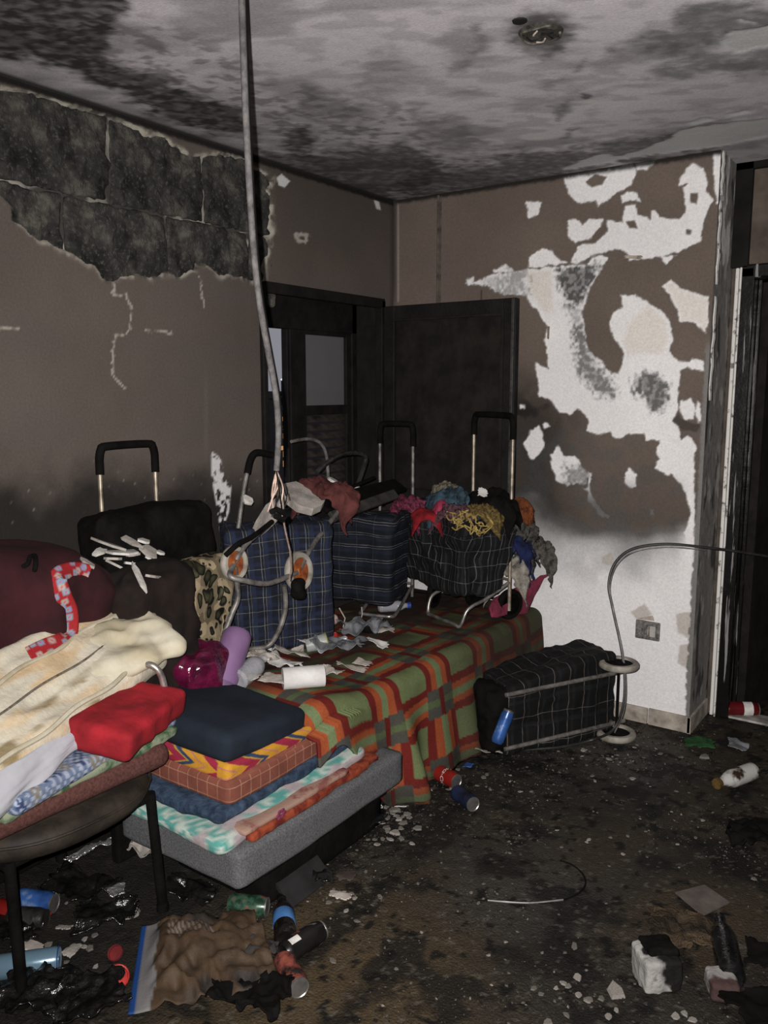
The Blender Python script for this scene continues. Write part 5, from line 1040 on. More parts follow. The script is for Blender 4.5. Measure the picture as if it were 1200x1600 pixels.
for i in range(26):
    a = Vector((rng.uniform(-0.11, 0.10), rng.uniform(-0.01, 0.03), rng.uniform(-0.03, 0.045))); m = MB(); m.tube(smooth_path([a+Vector((rng.uniform(-.025, .025), rng.uniform(-.02, .02), rng.uniform(-.025, .025))) for _ in range(5)], 4), 0.0028, 5); m.obj('thread', m_str, ts)
w_ = scrap('white_scrap', 'small curled white scrap on the heap by the left pole', 'scrap', m_paper2, 750, 768, 0.06, 0.05, 0.05, 118, 0.4, on=BP(752, 772, 3.40), thick=0.004); w_.rotation_euler = (1.2, 0.2, 0.6)
# cloth jammed between the bed end and the white wall
drape('burnt_cloth', 'burnt orange cloth by the right pole against the wall', 'cloth', cl_mat('burnt_orange', (0.17, 0.05, 0.014), (0.04, 0.012, 0.005), 30), BP(812, 812, 3.72), 0.14, 0.13, 0.09, 120, 0.3, 0.12, freq=16)
drape('burnt_cloth', 'dark blue cloth tucked under the grey wadding', 'cloth', cl_mat('ink_blue', (0.012, 0.018, 0.07), (0.004, 0.006, 0.02), 20), BP(806, 868, 3.64), 0.18, 0.15, 0.09, 122, 0.2, 0.12, freq=16)
drape('burnt_cloth', 'grey fluffy wadding under the orange cloth', 'cloth', cl_mat('grey_wadding', (0.085, 0.08, 0.072), (0.012, 0.011, 0.010), 60), BP(812, 850, 3.70), 0.20, 0.15, 0.12, 121, 0.2, 0.14, freq=24, wr=0.6)
drape('burnt_cloth', 'ragged grey brown cloth sticking out over the maroon cloth', 'cloth', cl_mat('grey_brown_rag', (0.10, 0.09, 0.078), (0.018, 0.016, 0.014), 40), BP(836, 874, 3.76), 0.22, 0.14, 0.09, 123, 0.4, 0.10, freq=18, wr=0.5)
drape('burnt_cloth', 'off white fluffy wadding above the maroon cloth', 'cloth', cl_mat('off_white_wadding', (0.27, 0.25, 0.215), (0.09, 0.082, 0.07), 24), BP(796, 902, 3.60), 0.22, 0.17, 0.10, 124, 0.3, 0.12, freq=16)
nu, nv = 40, 26; u, v = uvgrid(nu, nv)
A0, A1, B0, B1 = [np.array(at_y(*k)) for k in ((772, 935, 3.50), (860, 895, 3.78), (768, 965, 3.42), (822, 958, 3.66))]
S = (A0*(1-u)[:, None]+A1*u[:, None])*(1-v)[:, None]+(B0*(1-u)[:, None]+B1*u[:, None])*v[:, None]
nn = fbm(S*14, 3, 125); S[:, 1] -= 0.05*nn*np.sin(pi*v); S[:, 2] += 0.03*(fbm(S*18+4, 3, 126)-0.5)+0.02*np.sin(pi*v)
mc = cloth('maroon_cloth', S, nu, nv, cl_mat('rose_maroon', (0.19, 0.025, 0.055), (0.075, 0.014, 0.022), 14), None, None, 0.012); tag(mc, 'rose maroon cloth draped over the bed corner by the white wall', 'cloth')

# ---- rubble on the tartan trolley
def slab(name, label, px, py, X, w, d, t, rot, mat, cat='plaster', seed=0):
    rr = random.Random(seed); n = 9; pts_ = [(w/2*cos(2*pi*k/n)*rr.uniform(.75, 1.1), d/2*sin(2*pi*k/n)*rr.uniform(.75, 1.1)) for k in range(n)]
    m = MB(); m.add([(a, b, t/2) for a, b in pts_]+[(a*1.03, b*1.03, -t/2) for a, b in pts_], [list(range(n)), list(range(2*n-1, n-1, -1))]+[(k, n+k, n+(k+1) % n, (k+1) % n) for k in range(n)])
    o = m.obj(name, mat, None, False); o.location = at_x(px, py, X); o.rotation_euler = rot; tag(o, label, cat); return o
slab('plaster_slab', 'pale plaster slab on the tartan trolley beside the cable end', 470, 778, 0.36, 0.24, 0.17, 0.035, (0.35, 0.45, 0.5), m_plaster, seed=1)
slab('plaster_slab', 'cream plaster slab standing on edge left of the tartan trolley top', 420, 806, 0.36, 0.24, 0.09, 0.02, (0.9, -0.9, 0.4), m_plaster, seed=2)
slab('plaster_slab', 'small white plaster piece on the maroon rag', 510, 760, 0.36, 0.10, 0.05, 0.014, (0.2, 0.3, 0.2), m_plaster_w, seed=3)
slab('plaster_slab', 'tiny white plaster piece at the top of the maroon rag', 522, 752, 0.36, 0.06, 0.04, 0.012, (0.3, 0.5, 0.9), m_plaster_w, seed=4)
slab('plaster_slab', 'white plaster flake stuck by the left trolley pole', 387, 782, 0.28, 0.05, 0.04, 0.01, (0.6, 0.8, 0.3), m_plaster_w, seed=5)
drape('maroon_rag', 'dusty maroon rag draped on the tartan trolley', 'rag', cl_mat('dusty_maroon', (0.10, 0.03, 0.027), (0.03, 0.008, 0.008), 12), at_x(508, 786, 0.37), 0.30, 0.20, 0.10, 130, 0.6, 0.08, tilt=(0.1, 0.2))
# charred boards across the two middle trolleys
def board(label, a, b, wd, t, mat, roll=0.0):
    a, b = Vector(a), Vector(b); L = (b-a).length; m = MB(); m.box((-wd/2, -t/2, -L/2), (wd/2, t/2, L/2)); o = m.obj('charred_board', mat, None, False); k = o.modifiers.new('e', 'BEVEL'); k.width = 0.003; tag(o, label, 'board'); lying(o, a, b); o.rotation_euler = (Vector((0, 0, 1)).rotation_difference((b-a).normalized()) @ Euler((0, 0, roll)).to_quaternion()).to_euler(); return o
m_bd = mk('charred_grey_board', (0.040, 0.037, 0.034), (0.012, 0.011, 0.010), 14, 0.8)
board('grey charred board leaning between the tartan and banded trolleys', at_x(518, 808, 0.42), at_x(618, 772, 0.40), 0.05, 0.02, m_bd, 0.9); board('black charred board behind the grey one', at_x(500, 790, 0.36), at_x(625, 758, 0.34), 0.09, 0.02, m_black, 0.6); board('thin black batten lying on top of the boards', at_x(540, 765, 0.30), at_x(585, 746, 0.30), 0.018, 0.014, m_black)
bh = empty('bent_handle', at_x(530, 740, 0.28)); tag(bh, 'bent black trolley handle lying on the charred boards', 'handle'); o0 = Vector(bh.location)
m = MB(); m.tube([p-o0 for p in smooth_path([Vector(at_x(*k, 0.28)) for k in ((495, 738), (512, 722), (535, 710), (560, 708), (572, 716), (566, 738), (556, 765))], 6)], 0.011, 8); m.obj('tube', m_dkmet, bh); m = MB(); m.lathe([(0.0, -0.012), (0.014, -0.012), (0.014, 0.008), (0.0, 0.012)], 12); o = m.obj('end_plug', m_plaster_w, bh); o.location = Vector(at_x(558, 763, 0.29))-o0
bh = empty('bent_handle', at_x(500, 740, 0.10)); tag(bh, 'thin bent grey handle in front of the window louvres', 'handle'); o0 = Vector(bh.location)
m = MB(); m.tube([p-o0 for p in smooth_path([Vector(at_x(*k, 0.12)) for k in ((455, 690), (480, 686), (500, 692), (510, 712), (513, 750), (514, 790))], 6)], 0.008, 8); m.obj('tube', m_steel_dirty, bh)
# plaster flakes on the maroon bag and the scorched trolley
for i, (px, py, w_, d_, rz) in enumerate(((170, 850, .10, .03, .3), (190, 862, .10, .06, .8), (225, 858, .07, .05, .2), (205, 880, .06, .05, .5), (180, 882, .08, .03, 1.2), (232, 872, .06, .02, .4), (196, 843, .12, .02, .1), (215, 905, .12, .018, -.3), (240, 905, .014, .08, .3), (160, 860, .03, .06, .2), (175, 872, .05, .03, .9), (220, 845, .05, .03, .4), (205, 866, .05, .03, 1.9), (246, 862, .03, .02, .4), (134, 884, .05, .02, .1))):
    p, n = hit(px, py); m = MB(); rr = random.Random(i+20); q_ = [(w_/2*cos(2*pi*k/6)*rr.uniform(.7, 1.1), d_/2*sin(2*pi*k/6)*rr.uniform(.7, 1.1)) for k in range(6)]
    m.add([(a, b, 0.003) for a, b in q_]+[(a, b, -0.003) for a, b in q_], [list(range(6)), list(range(11, 5, -1))]+[(k, 6+k, 6+(k+1) % 6, (k+1) % 6) for k in range(6)])
    o = m.obj('paint_flake_chip', (m_plaster, m_plaster_w)[i % 2], None, False); o.scale = (1.35,)*3; o.location = p+n*0.012; o.rotation_euler = (rr.uniform(-.3, .3), 0.35+rr.uniform(-.3, .3), rz)
    tag(o, 'pale fallen paint flake between the maroon bag and the tapestry trolley', 'paint flake', 'paint flakes beside the maroon bag')

# ribbon and handle of the maroon bag
ribbon([(140, 896), (125, 892), (105, 893), (90, 903), (97, 930), (107, 955), (108, 985), (100, 1000), (70, 1012), (46, 1024)], 0.026, 'ribbon', m_rib, mb_, rib_fn)
for pts_ in ([(55, 868), (47, 870), (44, 880), (36, 885)], [(55, 868), (56, 880), (54, 892)]):
    m = MB(); m.tube([p-Vector(mb_.location) for p in smooth_path(on_surface(pts_, 0.012), 5)], 0.007, 8); m.obj('handle_loop', m_black, mb_)

# ================================================================== FLOOR LITTER
def paint(name, stops, sc=9, rough=0.3, metal=0.3): 
    m, nt, b = new_mat(name); n = pos_noise(nt, sc, 4); fin(nt, b, ramp(nt, n, stops), rough, metal, 0.5, pos_noise(nt, 50), 0.15, 0.003); return m
m_cred = paint('red_can_paint', [(0.30, (0.03, 0.004, 0.003)), (0.42, (0.20, 0.012, 0.010)), (0.8, (0.26, 0.018, 0.013))])
m_cnavy = paint('navy_can_paint', [(0.35, (0.006, 0.006, 0.008)), (0.6, (0.016, 0.024, 0.06))])
m_cblue = paint('blue_can_paint', [(0.35, (0.01, 0.025, 0.10)), (0.6, (0.04, 0.12, 0.36)), (0.72, (0.35, 0.38, 0.42))])
m_cblack = paint('black_can_paint', [(0.4, (0.006, 0.006, 0.006)), (0.7, (0.018, 0.016, 0.015))])
m_crust = paint('scorched_red_can', [(0.40, (0.02, 0.014, 0.012)), (0.55, (0.22, 0.055, 0.04)), (0.8, (0.34, 0.10, 0.07))], 30, 0.5)
m_cgreen = paint('green_can_paint', [(0.40, (0.012, 0.03, 0.018)), (0.52, (0.035, 0.09, 0.055)), (0.66, (0.25, 0.05, 0.04))], 26)
m_sky = paint('pale_blue_can', [(0.2, (0.09, 0.155, 0.21)), (0.8, (0.13, 0.21, 0.27))], 4, 0.25, 0.2)
R = 0.034
can(fl(679, 1204, R), fl(716, 1222, R), m_cred, 'red cola can with white script lying by the blanket hem', marks=('Coca-Cola', 0.026, m_white, 0.6), crush=0.0, seed=3)
can(fl(706, 1232, R), fl(746, 1262, R), m_cnavy, 'dark navy can with silver top next to the red cola can', crush=0.15, seed=4)
can(Vector(at_y(778, 1155, 3.02)), Vector(at_y(793, 1116, 3.06)), m_cblue, 'slim blue can leaning inside the fallen trolley frame', 0.027, 0.145)
can(fl(352, 1412, R), fl(424, 1418, R), m_cgreen, 'green and red can just under the grey foam corner', L=0.12)
bottle(fl(447, 1478, R), fl(440, 1395, R), glossy('cola_bottle', (0.012, 0.009, 0.008), 0.08, 1, (0.005, 0.004, 0.004)), 'dark cola bottle with a blue label band by the foam corner', 0.033, 0.20, band=(mk('blue_paper_label', (0.06, 0.16, 0.36), (0.03, 0.09, 0.22), 20, 0.4), 0.30, 0.55), cap=m_black)
kb = can(fl(441, 1492, R), fl(504, 1452, R), m_cblack, 'black can with silver rim lying on the tan floor', L=0.145)
def can_patch(name, a0, a1, z0, z1, mat, par, slant=0.0):
    n = 8; V_ = [(R*0.985*cos(a), R*0.985*sin(a), z+slant*abs(a-(a0+a1)/2)) for z in (z0, z1) for a in np.linspace(a0, a1, n)]; m = MB(); m.add(V_, [(k, k+1, n+k+1, n+k) for k in range(n-1)]); return m.obj(name, mat, par)
for k_ in (0, pi):
    can_patch('emblem', 0.2+k_, 1.5+k_, 0.020, 0.030, m_steel_dirty, kb, 0.035); can_patch('red_print', 0.3+k_, 1.3+k_, -0.030, -0.005, m_crust, kb); can_patch('white_print', 1.4+k_, 2.0+k_, -0.055, -0.020, m_white, kb)
can(fl(441, 1498, R), fl(468, 1545, R), m_crust, 'scorched orange-red can below the black can', L=0.125, crush=0.15, seed=6)
sk = empty('spray_can'); tag(sk, 'pale blue spray can lying behind the near chair leg', 'spray can')
m = MB(); m.lathe([(0.0, -0.095), (0.030, -0.095), (0.0335, -0.09), (0.0335, 0.085), (0.031, 0.092), (0.030, 0.097), (0.026, 0.094), (0.0, 0.094)], 28); m.obj('can_body', m_sky, sk); m = MB(); m.tube([Vector((0.032*cos(t), 0.032*sin(t), 0.094)) for t in np.linspace(0, 2*pi, 28)], 0.002, 6, False); m.obj('rim', m_cblue, sk); lying(sk, fl(-10, 1513, R), fl(80, 1500, R))
can(fl(25, 1404, R), fl(88, 1412, R), m_cblue, 'deep blue can with silver top behind the near chair leg', L=0.125)
can(fl(25, 1434, R), fl(60, 1436, R), m_dkmet, 'burnt silver can lying under the blue can', L=0.115, lid_mat=m_dkmet)
can(fl(-12, 1420, R), fl(8, 1424, R), m_cred, 'red can at the left edge beside the blue can', L=0.115)
cap_(74, 1437, m_redcap, 'red cap beside the burnt silver can', 0.018, z=0.004); cap_(183, 1531, m_redcap, 'big red cap left of the brown paper bag', 0.032, z=0.01); cap_(182, 1493, mk('dark_red_plastic', (0.16, 0.016, 0.018)), 'dark red cap above the big red cap', 0.022, z=0.006)
rc = can(fl(1133, 1107, R), fl(1182, 1108, R), paint('dark_red_can', [(0.3, (0.06, 0.005, 0.006)), (0.7, (0.15, 0.010, 0.014))]), 'red can with a white panel in front of the doorway', L=0.165, r=0.036); m = MB(); Vp = [Vector((0.0366*cos(a), 0.0366*sin(a), z)) for z in (0.005, 0.05) for a in np.linspace(-2.6, -0.4, 12)]; m.add(Vp, [(k, k+1, 13+k, 12+k) for k in range(11)]); m.obj('white_panel', m_white, rc)
bottle(fl(1181, 1203, 0.036), fl(1117, 1226, 0.036), paint('scorched_white_bottle', [(0.42, (0.03, 0.018, 0.010)), (0.5, (0.42, 0.41, 0.39))], 8, 0.4, 0), 'white bottle with a burnt brown neck lying near the doorway', 0.036, 0.23, neck=0.016, cap=mk('brass_cap', (0.30, 0.19, 0.06), (0.06, 0.04, 0.02), 30, 0.35, 0.6))
bottle(fl(1141, 1518, 0.036), fl(1126, 1442, 0.030), glossy('black_glass', (0.012, 0.012, 0.013), 0.07, 1, (0.004, 0.004, 0.004)), 'black glass bottle lying beside the burnt white carton', 0.036, 0.29, neck=0.014)
# burnt carton
ct = empty('burnt_carton', fl(1025, 1535)); ct.rotation_euler = (0, 0, 0.75); tag(ct, 'half burnt white carton with a black side on the floor', 'carton')
def carton_fn(P): 
    n = fbm(P*26, 4, 140); c = np.tile(np.array((0.26, 0.25, 0.235)), (len(P), 1))*(0.7+0.6*n)[:, None]; return lay(c, sstep(-0.004, 0.012, P[:, 0]*0.9+P[:, 2]*0.5+(n-0.5)*0.10), (0.010, 0.009, 0.009))
soft_obj('carton_body', (0.105, 0.10, 0.095), 0.010, mk_attr('charred_carton', 0.9, 0.1, 60, 0.3, 0.8, 0.006, 60), ct, (0, 0, 0.046), n=26, amp=0.007, freq=12, seed=141, fold=0.006, colfn=carton_fn)
lump('charred_crust', '', '', m_black, (0.01, 0.015, 0.098), (0.085, 0.075, 0.022), 142, parent=ct)
c2 = soft_obj('small_carton', (0.075, 0.09, 0.05), 0.012, mk_attr('charred_carton_small', 0.9, 0.1, 60, 0.3, 0.8, 0.006, 60), None, fl(1127, 1552)+Vector((0, 0, 0.027)), (0, 0, 0.5), n=22, amp=0.006, freq=20, seed=143, colfn=lambda P: lay(np.tile(np.array((0.22, 0.21, 0.20)), (len(P), 1)), sstep(0.0, 0.02, -P[:, 1]+(fbm(P*40, 3, 144)-0.5)*0.05), (0.05, 0.03, 0.028))); tag(c2, 'small scorched white pack at the foot of the black bottle', 'pack')
# flat rags and sheets
def rag(label, px, py, w_, d_, am, seed, mat, rz=0.0, name='rag', cat='rag', **k): return scrap(name, label, cat, mat, px, py, w_, d_, am, seed, rz, z=0.004, thick=0.004, **k)
m_fuzz = mk('burnt_fuzzy_mat', (0.085, 0.060, 0.036), (0.012, 0.010, 0.009), 7, 0.98, 0, 0.1, 1.0, 0.012, 120)
rag('burnt fuzzy brown mat lying behind the white carton', 1068, 1462, 0.27, 0.25, 0.028, 150, m_fuzz, 0.4, 'burnt_mat', 'mat', n=40, freq=30)
m = MB(); m.add([(-0.075, -0.055, 0), (0.06, -0.07, 0), (0.085, 0.03, 0), (-0.03, 0.065, 0), (-0.075, -0.055, 0.004), (0.06, -0.07, 0.004), (0.085, 0.03, 0.004), (-0.03, 0.065, 0.004)], [(3,2,1,0),(4,5,6,7),(0,1,5,4),(1,2,6,5),(2,3,7,6),(3,0,4,7)]); o = m.obj('cardboard_piece', mk('grey_card', (0.10, 0.085, 0.075), (0.06, 0.05, 0.044), 14), None, False); o.location = fl(1092, 1408)+Vector((0, 0, 0.006)); o.rotation_euler = (0, 0.03, 1.3); tag(o, 'flat grey card scrap behind the burnt mat', 'card')
rag('small green cloth on the grit near the baseboard corner', 1092, 1167, 0.17, 0.14, 0.022, 151, cl_mat('bottle_green', (0.022, 0.085, 0.026), (0.010, 0.035, 0.012), 20), 0.3, 'green_cloth', 'cloth')
rag('crumpled white plastic behind the white bottle', 1152, 1192, 0.10, 0.12, 0.07, 152, m_greyfilm, 0.2, 'white_plastic', 'plastic')
rag('black charred rag heap at the right edge of the floor', 1182, 1325, 0.26, 0.24, 0.07, 153, m_black, 0.3, n=34, freq=16); rag('charred black scrap in the bottom right corner', 1185, 1590, 0.20, 0.16, 0.04, 154, m_black, 0.8); rag('small charred scrap right of the black bottle', 1185, 1500, 0.10, 0.12, 0.03, 155, m_black, 0.1)
rag('black charred cloth heap at the bottom left of the floor', 398, 1566, 0.25, 0.20, 0.06, 156, m_black, 0.2, n=40, freq=16); rag('black plastic bag flattened under the foam mattress edge', 560, 1292, 0.26, 0.18, 0.07, 157, glossy('black_film', (0.010, 0.010, 0.010), 0.25, 1, (0.004,)*3), 0.5, 'black_bag', 'plastic bag', n=34, freq=14)
rag('white and black printed wrapper between foam pad and rubble', 618, 1262, 0.11, 0.06, 0.03, 158, paint('printed_wrapper', [(0.48, (0.012, 0.011, 0.010)), (0.53, (0.36, 0.35, 0.33))], 26, 0.4, 0), 0.5, 'wrapper', 'wrapper')
rag('blue and yellow wrapper beside the red cola can', 713, 1192, 0.07, 0.06, 0.05, 159, paint('blue_yellow_wrapper', [(0.44, (0.42, 0.24, 0.03)), (0.50, (0.07, 0.22, 0.36))], 18, 0.4, 0), 0.2, 'wrapper', 'wrapper'); rag('torn grey cloth strip between the cans and the fallen trolley', 758, 1184, 0.18, 0.09, 0.05, 160, m_plaster, 0.5, 'grey_strip', 'cloth'); rag('blue and white crushed wrapper right of the red cola can', 732, 1212, 0.05, 0.05, 0.04, 161, m_cblue, 0.2, 'wrapper', 'wrapper')
rag('pale crumpled sheet under the chair by the far leg', 232, 1352, 0.17, 0.12, 0.08, 162, m_plaster, 0.3, 'crumpled_sheet', 'sheet', n=30, freq=14)
m_foil = mk('crumpled_foil', (0.62, 0.61, 0.60), (0.40, 0.39, 0.38), 20, 0.28, 0.8, 0.5, 0.8, 0.02, 40)
rag('long strip of crumpled silver foil under the chair', 150, 1338, 0.05, 0.26, 0.035, 163, m_foil, -0.15, 'foil_strip', 'foil', n=30, freq=22); rag('small scrap of silver foil near the blue can', 98, 1373, 0.07, 0.05, 0.03, 164, m_foil, 0.4, 'foil_scrap', 'foil'); rag('silver foil scrap in the middle of the black litter', 183, 1405, 0.07, 0.08, 0.03, 165, m_foil, 0.9, 'foil_scrap', 'foil')
m_wetb = glossy('wet_black_ash', (0.010, 0.0095, 0.009), 0.22, 1, (0.003,)*3, 30)
for i, (px, py, w_, d_, rz, lab) in enumerate(((120, 1395, .30, .20, .2, 'black charred sheet under the chair, farthest back'), (170, 1440, .26, .18, .9, 'black charred sheet left of the brown paper bag'), (300, 1400, .22, .16, .4, 'black charred sheet under the foam pad corner'), (60, 1560, .26, .22, .3, 'black charred sheet at the bottom left corner'), (140, 1575, .28, .20, 1.1, 'black charred sheet below the big red cap'), (20, 1470, .20, .14, .5, 'black charred sheet between the blue and pale blue cans'), (400, 1500, .15, .13, .1, 'charred grey rag on the brown paper bag'), (505, 1385, .08, .06, .9, 'black plastic offcut below the foam pad'))):
    rag(lab, px, py, w_, d_, 0.045, 170+i, m_wetb if i != 6 else mk('charred_grey_rag', (0.035, 0.032, 0.03)), rz, 'charred_sheet', 'charred sheet', n=30, freq=15)
for i, (px, py, w_, d_, rz, lab) in enumerate(((205, 1438, .035, .06, -.5, 'small grey strip of paper above the brown bag'), (45, 1485, .12, .06, .3, 'pale printed scrap above the pale blue spray can'), (112, 1490, .05, .07, .2, 'beige card scrap right of the pale blue spray can'), (75, 1520, .05, .03, .1, 'beige card scrap under the spray can'), (100, 1455, .06, .03, .5, 'pale torn scrap below the deep blue can'), (530, 1405, .10, .05, .2, 'torn pale paper on the tan floor under the foam corner'), (540, 1375, .08, .08, .6, 'curled dark tile scrap with a pale edge'))):
    rag(lab, px, py, w_, d_, 0.015, 190+i, (m_plaster, m_paper)[i % 2] if i != 6 else mk('dark_tile_scrap', (0.06, 0.045, 0.038)), rz, 'litter_scrap', 'scrap')
# brown paper bag with blue and white band
pb = empty('paper_bag', fl(300, 1525)); tag(pb, 'flattened brown paper bag with a blue and white band on the floor', 'paper bag'); o0 = Vector(pb.location)
C4 = [np.array(fl(*k)) for k in ((222, 1452), (200, 1592), (395, 1440), (440, 1565))]
nu, nv = 60, 40; u, v = uvgrid(nu, nv)
S = (C4[0]*(1-v)[:, None]+C4[1]*v[:, None])*(1-u)[:, None]+(C4[2]*(1-v)[:, None]+C4[3]*v[:, None])*u[:, None]
S[:, 2] = 0.012+0.055*np.sin(pi*np.clip(v*1.0, 0, 1))*(0.4+0.8*fbm(S*7, 3, 201))*sstep(0, 0.25, u)+0.035*ridge(S*14, 3, 202)*sstep(0.05, 0.3, u)
S[:, 0] += 0.03*(fbm(S*9, 3, 203)-0.5)*u; c = np.tile(np.array((0.050, 0.030, 0.016)), (len(S), 1))*(0.45+0.9*fbm(S*16, 4, 204))[:, None]
c = lay(c, 0.9*sstep(0.50, 0.60, fbm(S*9+2, 4, 205))*sstep(0.25, 0.55, u), (0.013, 0.011, 0.010)); c = lay(c, sstep(0.165, 0.155, u+0.02*np.sin(v*14)), (0.15, 0.145, 0.145)); c = lay(c, sstep(0.052, 0.047, u), (0.007, 0.04, 0.16))
ln_ = (np.sin((S[:, 0]*0.5+S[:, 1])*520) > 0.2); reg = (u > 0.25) & (u < 0.62) & (v > 0.16) & (v < 0.42+0.2*(u-0.3)); c[ln_ & reg] = (0.13, 0.105, 0.09)
cloth('bag_sheet', S-np.array(o0), nu, nv, mk_attr('brown_kraft_paper', 0.7, 0.3, 40, 0.2), pb, c, 0.003)
text_mesh_pts = None

# ---- plaster chips and grit
def chip_mesh(seed):
    rr = random.Random(seed); n = rr.choice((5, 6, 7)); pts_ = [(cos(2*pi*k/n)*rr.uniform(.6, 1.1), sin(2*pi*k/n)*rr.uniform(.6, 1.1)) for k in range(n)]; t = rr.uniform(.25, .5)
    m = MB(); m.add([(a*.85, b*.85, t) for a, b in pts_]+[(a, b, 0) for a, b in pts_], [list(range(n)), list(range(2*n-1, n-1, -1))]+[(k, n+k, n+(k+1) % n, (k+1) % n) for k in range(n)]); return m.mesh('plaster_chip', False)
m_dirtychip = mk('grimy_plaster_chip', (0.20, 0.18, 0.155), (0.07, 0.062, 0.054), 30, 0.95, bump_s=0.6)
cms = []; m_chipw = mk('floor_plaster_chip', (0.20, 0.185, 0.16), (0.09, 0.08, 0.068), 20, 0.95, bump_s=0.5)
for i in range(8): me = chip_mesh(i); me.materials.append((m_chipw, m_dirtychip, m_plaster, m_dirtychip)[i % 4]); cms.append(me)
rng = random.Random(12)
def chip(px, py, r, lab, grp=None):
    o = bpy.data.objects.new('plaster_chip', rng.choice(cms)); COL.objects.link(o); o.location = fl(px, py)+Vector((0, 0, 0.001)); o.scale = (r*.85, r*rng.uniform(.5, .85), r*rng.uniform(.4, .8)); o.rotation_euler = (rng.uniform(-.15, .15), rng.uniform(-.15, .15), rng.uniform(0, 6)); tag(o, lab, 'plaster chip', grp)
for px, py, r, lab in ((520, 1502, .018, 'pale plaster chip alone on the tan floor right of the black can'), (558, 1440, .014, 'round pale chip on the tan floor below the foam corner'), (961, 1550, .04, 'flat brown-backed plaster chip left of the white carton'), (897, 1480, .022, 'white plaster chip left of the carton, farther back'), (1101, 1184, .03, 'white plaster sliver below the green cloth'), (1055, 1588, .016, 'pale chip in a row at the bottom edge, leftmost'), (1070, 1585, .014, 'pale chip in a row at the bottom edge, middle'), (1082, 1595, .016, 'pale chip in a row at the bottom edge, rightmost')): chip(px, py, r, lab)
for cx, cy, sx, sy, n, r0, r1, lab in ((622, 1268, 40, 24, 34, .010, .034, 'broken plaster chip in the pile at the blanket hem'), (596, 1300, 40, 30, 16, .008, .02, 'broken plaster chip in the pile at the blanket hem'), (960, 1185, 60, 22, 26, .008, .020, 'small plaster chip in the grit near the fallen trolley wheels'), (880, 1560, 70, 40, 14, .010, .020, 'small plaster chip in the foreground grit'), (1000, 1300, 160, 90, 30, .006, .014, 'tiny plaster chip scattered over the open floor'), (720, 1420, 160, 100, 22, .005, .011, 'tiny plaster chip scattered over the open floor'), (120, 1450, 80, 70, 22, .010, .022, 'plaster chip among the black litter by the chair'), (540, 1390, 40, 30, 10, .008, .018, 'plaster chip on the tan floor near the foam pad'), (760, 1225, 60, 20, 12, .008, .018, 'plaster chip near the two cans by the bed')):
    for _ in range(n): chip(cx+rng.gauss(0, sx*.6), cy+rng.gauss(0, sy*.6), rng.uniform(r0, r1), lab, {'b': 'plaster pile at the blanket hem', 's': 'grit', 't': 'scattered chips', 'p': 'litter chips'}.get(lab[0], 'chips')+' '+lab.split(' in ')[-1].split(' over ')[-1].split(' among ')[-1].split(' near ')[-1])
# fine grit: nobody could count it
rs = np.random.RandomState(8); OV = np.array([(1,0,0),(0,1,0),(-1,0,0),(0,-1,0),(0,0,.8),(0,0,-.5)], float); OF = np.array([(0,1,4),(1,2,4),(2,3,4),(3,0,4),(1,0,5),(2,1,5),(3,2,5),(0,3,5)])
N = 60000; gxy = np.stack([rs.uniform(0.9, 3.0, N), rs.uniform(0.9, 4.3, N)], -1)
dens = fbm(np.stack([gxy[:, 0]*3, gxy[:, 1]*3, gxy[:, 0]*0], -1), 4, 210); Pq = np.stack([gxy[:, 0], gxy[:, 1], gxy[:, 0]*0], -1); GX, GY = to_px(Pq)
boost = 0.9*np.exp(-(((GX-985)/110)**2+((GY-1175)/40)**2))+0.5*np.exp(-(((GX-620)/90)**2+((GY-1290)/60)**2))+0.35*np.exp(-(((GX-900)/200)**2+((GY-1560)/60)**2))
keepg = (rs.uniform(0, 1, N) < sstep(0.35, 0.75, dens)*0.75+boost) & (gxy[:, 0] > 0.95) & ~((gxy[:, 0] > 1.6) & (gxy[:, 0] < 1.85) & (gxy[:, 1] > 4.1)) & ~((gxy[:, 0] < XE+.01) & (gxy[:, 1] > 3.85)); Pq = Pq[keepg]; k = len(Pq)
sc_ = (0.0013+0.0045*rs.uniform(0, 1, k)**4)[:, None, None]*(1+0.5*rs.uniform(-1, 1, (k, 1, 3))); an = rs.uniform(0, 6.28, k)
Vg = OV[None]*sc_*(1+0.35*rs.uniform(-1, 1, (k, 6, 3))); ca_, sb_ = np.cos(an)[:, None], np.sin(an)[:, None]
Vg = np.stack([Vg[..., 0]*ca_-Vg[..., 1]*sb_, Vg[..., 0]*sb_+Vg[..., 1]*ca_, Vg[..., 2]], -1)+Pq[:, None, :]+np.array([0, 0, 0.003])
cc = np.array([(0.010, 0.009, 0.008), (0.036, 0.031, 0.026), (0.075, 0.067, 0.056), (0.17, 0.15, 0.125)])[rs.choice(4, k, p=[.42, .34, .19, .05])]
gr = link('plaster_grit', mesh_np('plaster_grit', Vg.reshape(-1, 3), (OF[None]+6*np.arange(k)[:, None, None]).reshape(-1, 3), False, np.repeat(cc, 6, 0)), mk_attr('grit', 0.95, 0.15, 40, 0.2)); tag(gr, 'fine plaster grit and ash scattered over the floor', 'grit', kind='stuff')

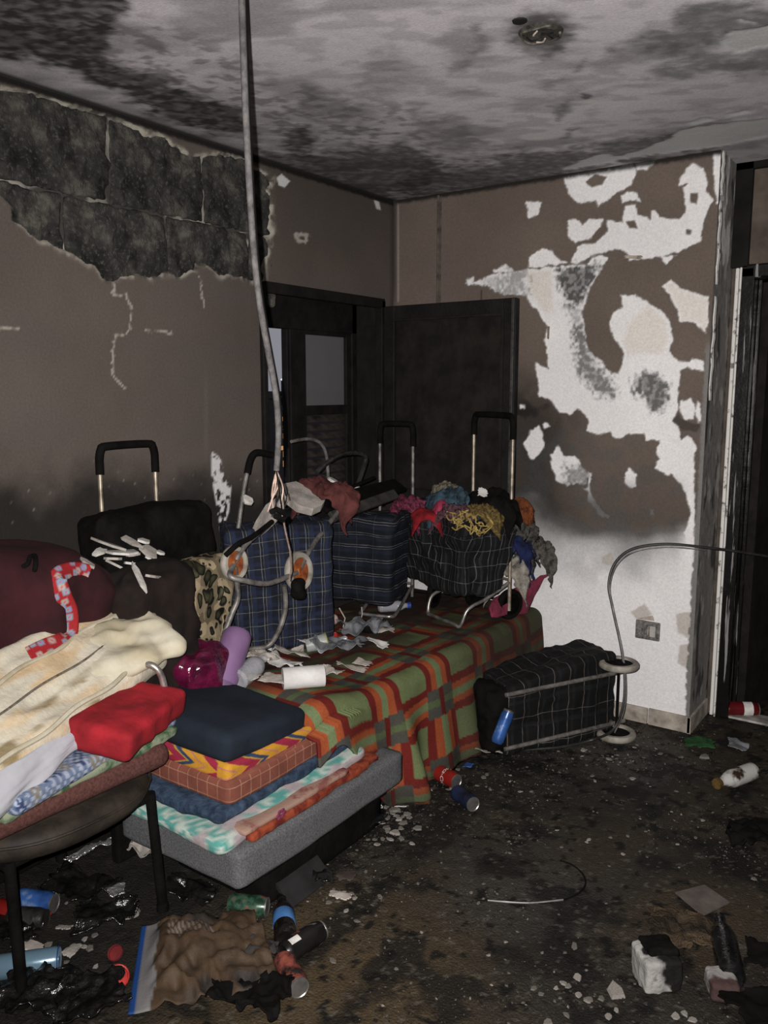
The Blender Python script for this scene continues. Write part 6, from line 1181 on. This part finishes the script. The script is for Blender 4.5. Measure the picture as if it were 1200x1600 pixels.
# ================================================================== OUTSIDE THE WINDOW
m_bld = mk('night_facade', (0.05, 0.045, 0.045), (0.03, 0.028, 0.028), 0.5, 0.9)
def emis(name, c, s): m, nt, b = new_mat(name); b.inputs['Base Color'].default_value = (0, 0, 0, 1); b.inputs['Emission Color'].default_value = (*c, 1); b.inputs['Emission Strength'].default_value = s; return m
m_lit = emis('lit_window', (1.0, 0.50, 0.16), 0.55); m_lit2 = emis('lit_window_white', (0.9, 0.9, 1.0), 0.9)
XB = -22.0
ap = at_x(440, 640, XB); bd = empty('apartment_building', (XB, ap[1], -14)); tag(bd, 'dark apartment block with warm lit windows seen through the window gap', 'building')
lo_box('facade', (-4, -6, 0), (0, 8, 15.2), m_bld, bd, 0.02); lo_box('roof_parapet', (-4.1, -6.1, 15.2), (0.1, 8.1, 15.5), m_bld, bd, 0.02)
for i, (px, py, w_, h_) in enumerate(((446, 655, .20, .10), (446, 681, .24, .10), (448, 692, .18, .10), (448, 709, .22, .12), (448, 724, .22, .12), (437, 668, .12, .10), (440, 700, .12, .08))):
    a = at_x(px, py, XB); o = lo_box('window', (0.0, -w_*1.1, -h_*1.1), (0.06, w_*1.1, h_*1.1), m_lit, bd, 0.0); o.location = (0.0, a[1]-ap[1], a[2]+14)
for i, (px, py, lab) in enumerate(((431, 586, 'distant white street light, upper one in the window gap'), (440, 593, 'distant white street light, lower one in the window gap'))):
    st = empty('street_lamp', at_x(px, py, -40)); tag(st, lab, 'street lamp'); m = MB(); m.lathe([(0.0, -.09), (0.11, 0), (0.0, .09)], 12); m.obj('lamp_head', m_lit2, st); m = MB(); m.tube([(0, 0, -.08), (0, 0, -14)], 0.05, 6); m.obj('pole', m_bld, st)
m = MB(); m.box((-160, -60, -14.4), (-0.6, 260, -14)); tag(m.obj('ground', m_bld, None, False), 'dark ground far below outside the window', 'ground', kind='structure')
tr_ = empty('leafy_plant', at_x(447, 640, -1.2)); tag(tr_, 'dark leafy plant outside the window gap', 'plant'); rng = random.Random(2); lm_ = MB(); lm_.add([(0, 0, 0), (0.018, 0.03, 0.004), (0, 0.07, 0), (-0.018, 0.03, 0.004)], [(0, 1, 2, 3)]); lme = lm_.mesh('leaf', False); m_leaf = mk('night_leaf', (0.02, 0.026, 0.014), (0.008, 0.01, 0.006), 20); lme.materials.append(m_leaf)
m = MB(); m.tube([(0, 0, -1.7), (0, 0, 0), (0.01, 0, 0.12)], 0.006, 6); m.obj('stem', m_leaf, tr_)
for i in range(60):
    o = bpy.data.objects.new('leaf', lme); COL.objects.link(o); o.parent = tr_; o.location = (rng.gauss(0, .03), rng.gauss(0, .035), rng.uniform(-.12, .12)); o.rotation_euler = (rng.uniform(-1, 1), rng.uniform(-1, 1), rng.uniform(0, 6)); o.scale = (.6,)*3
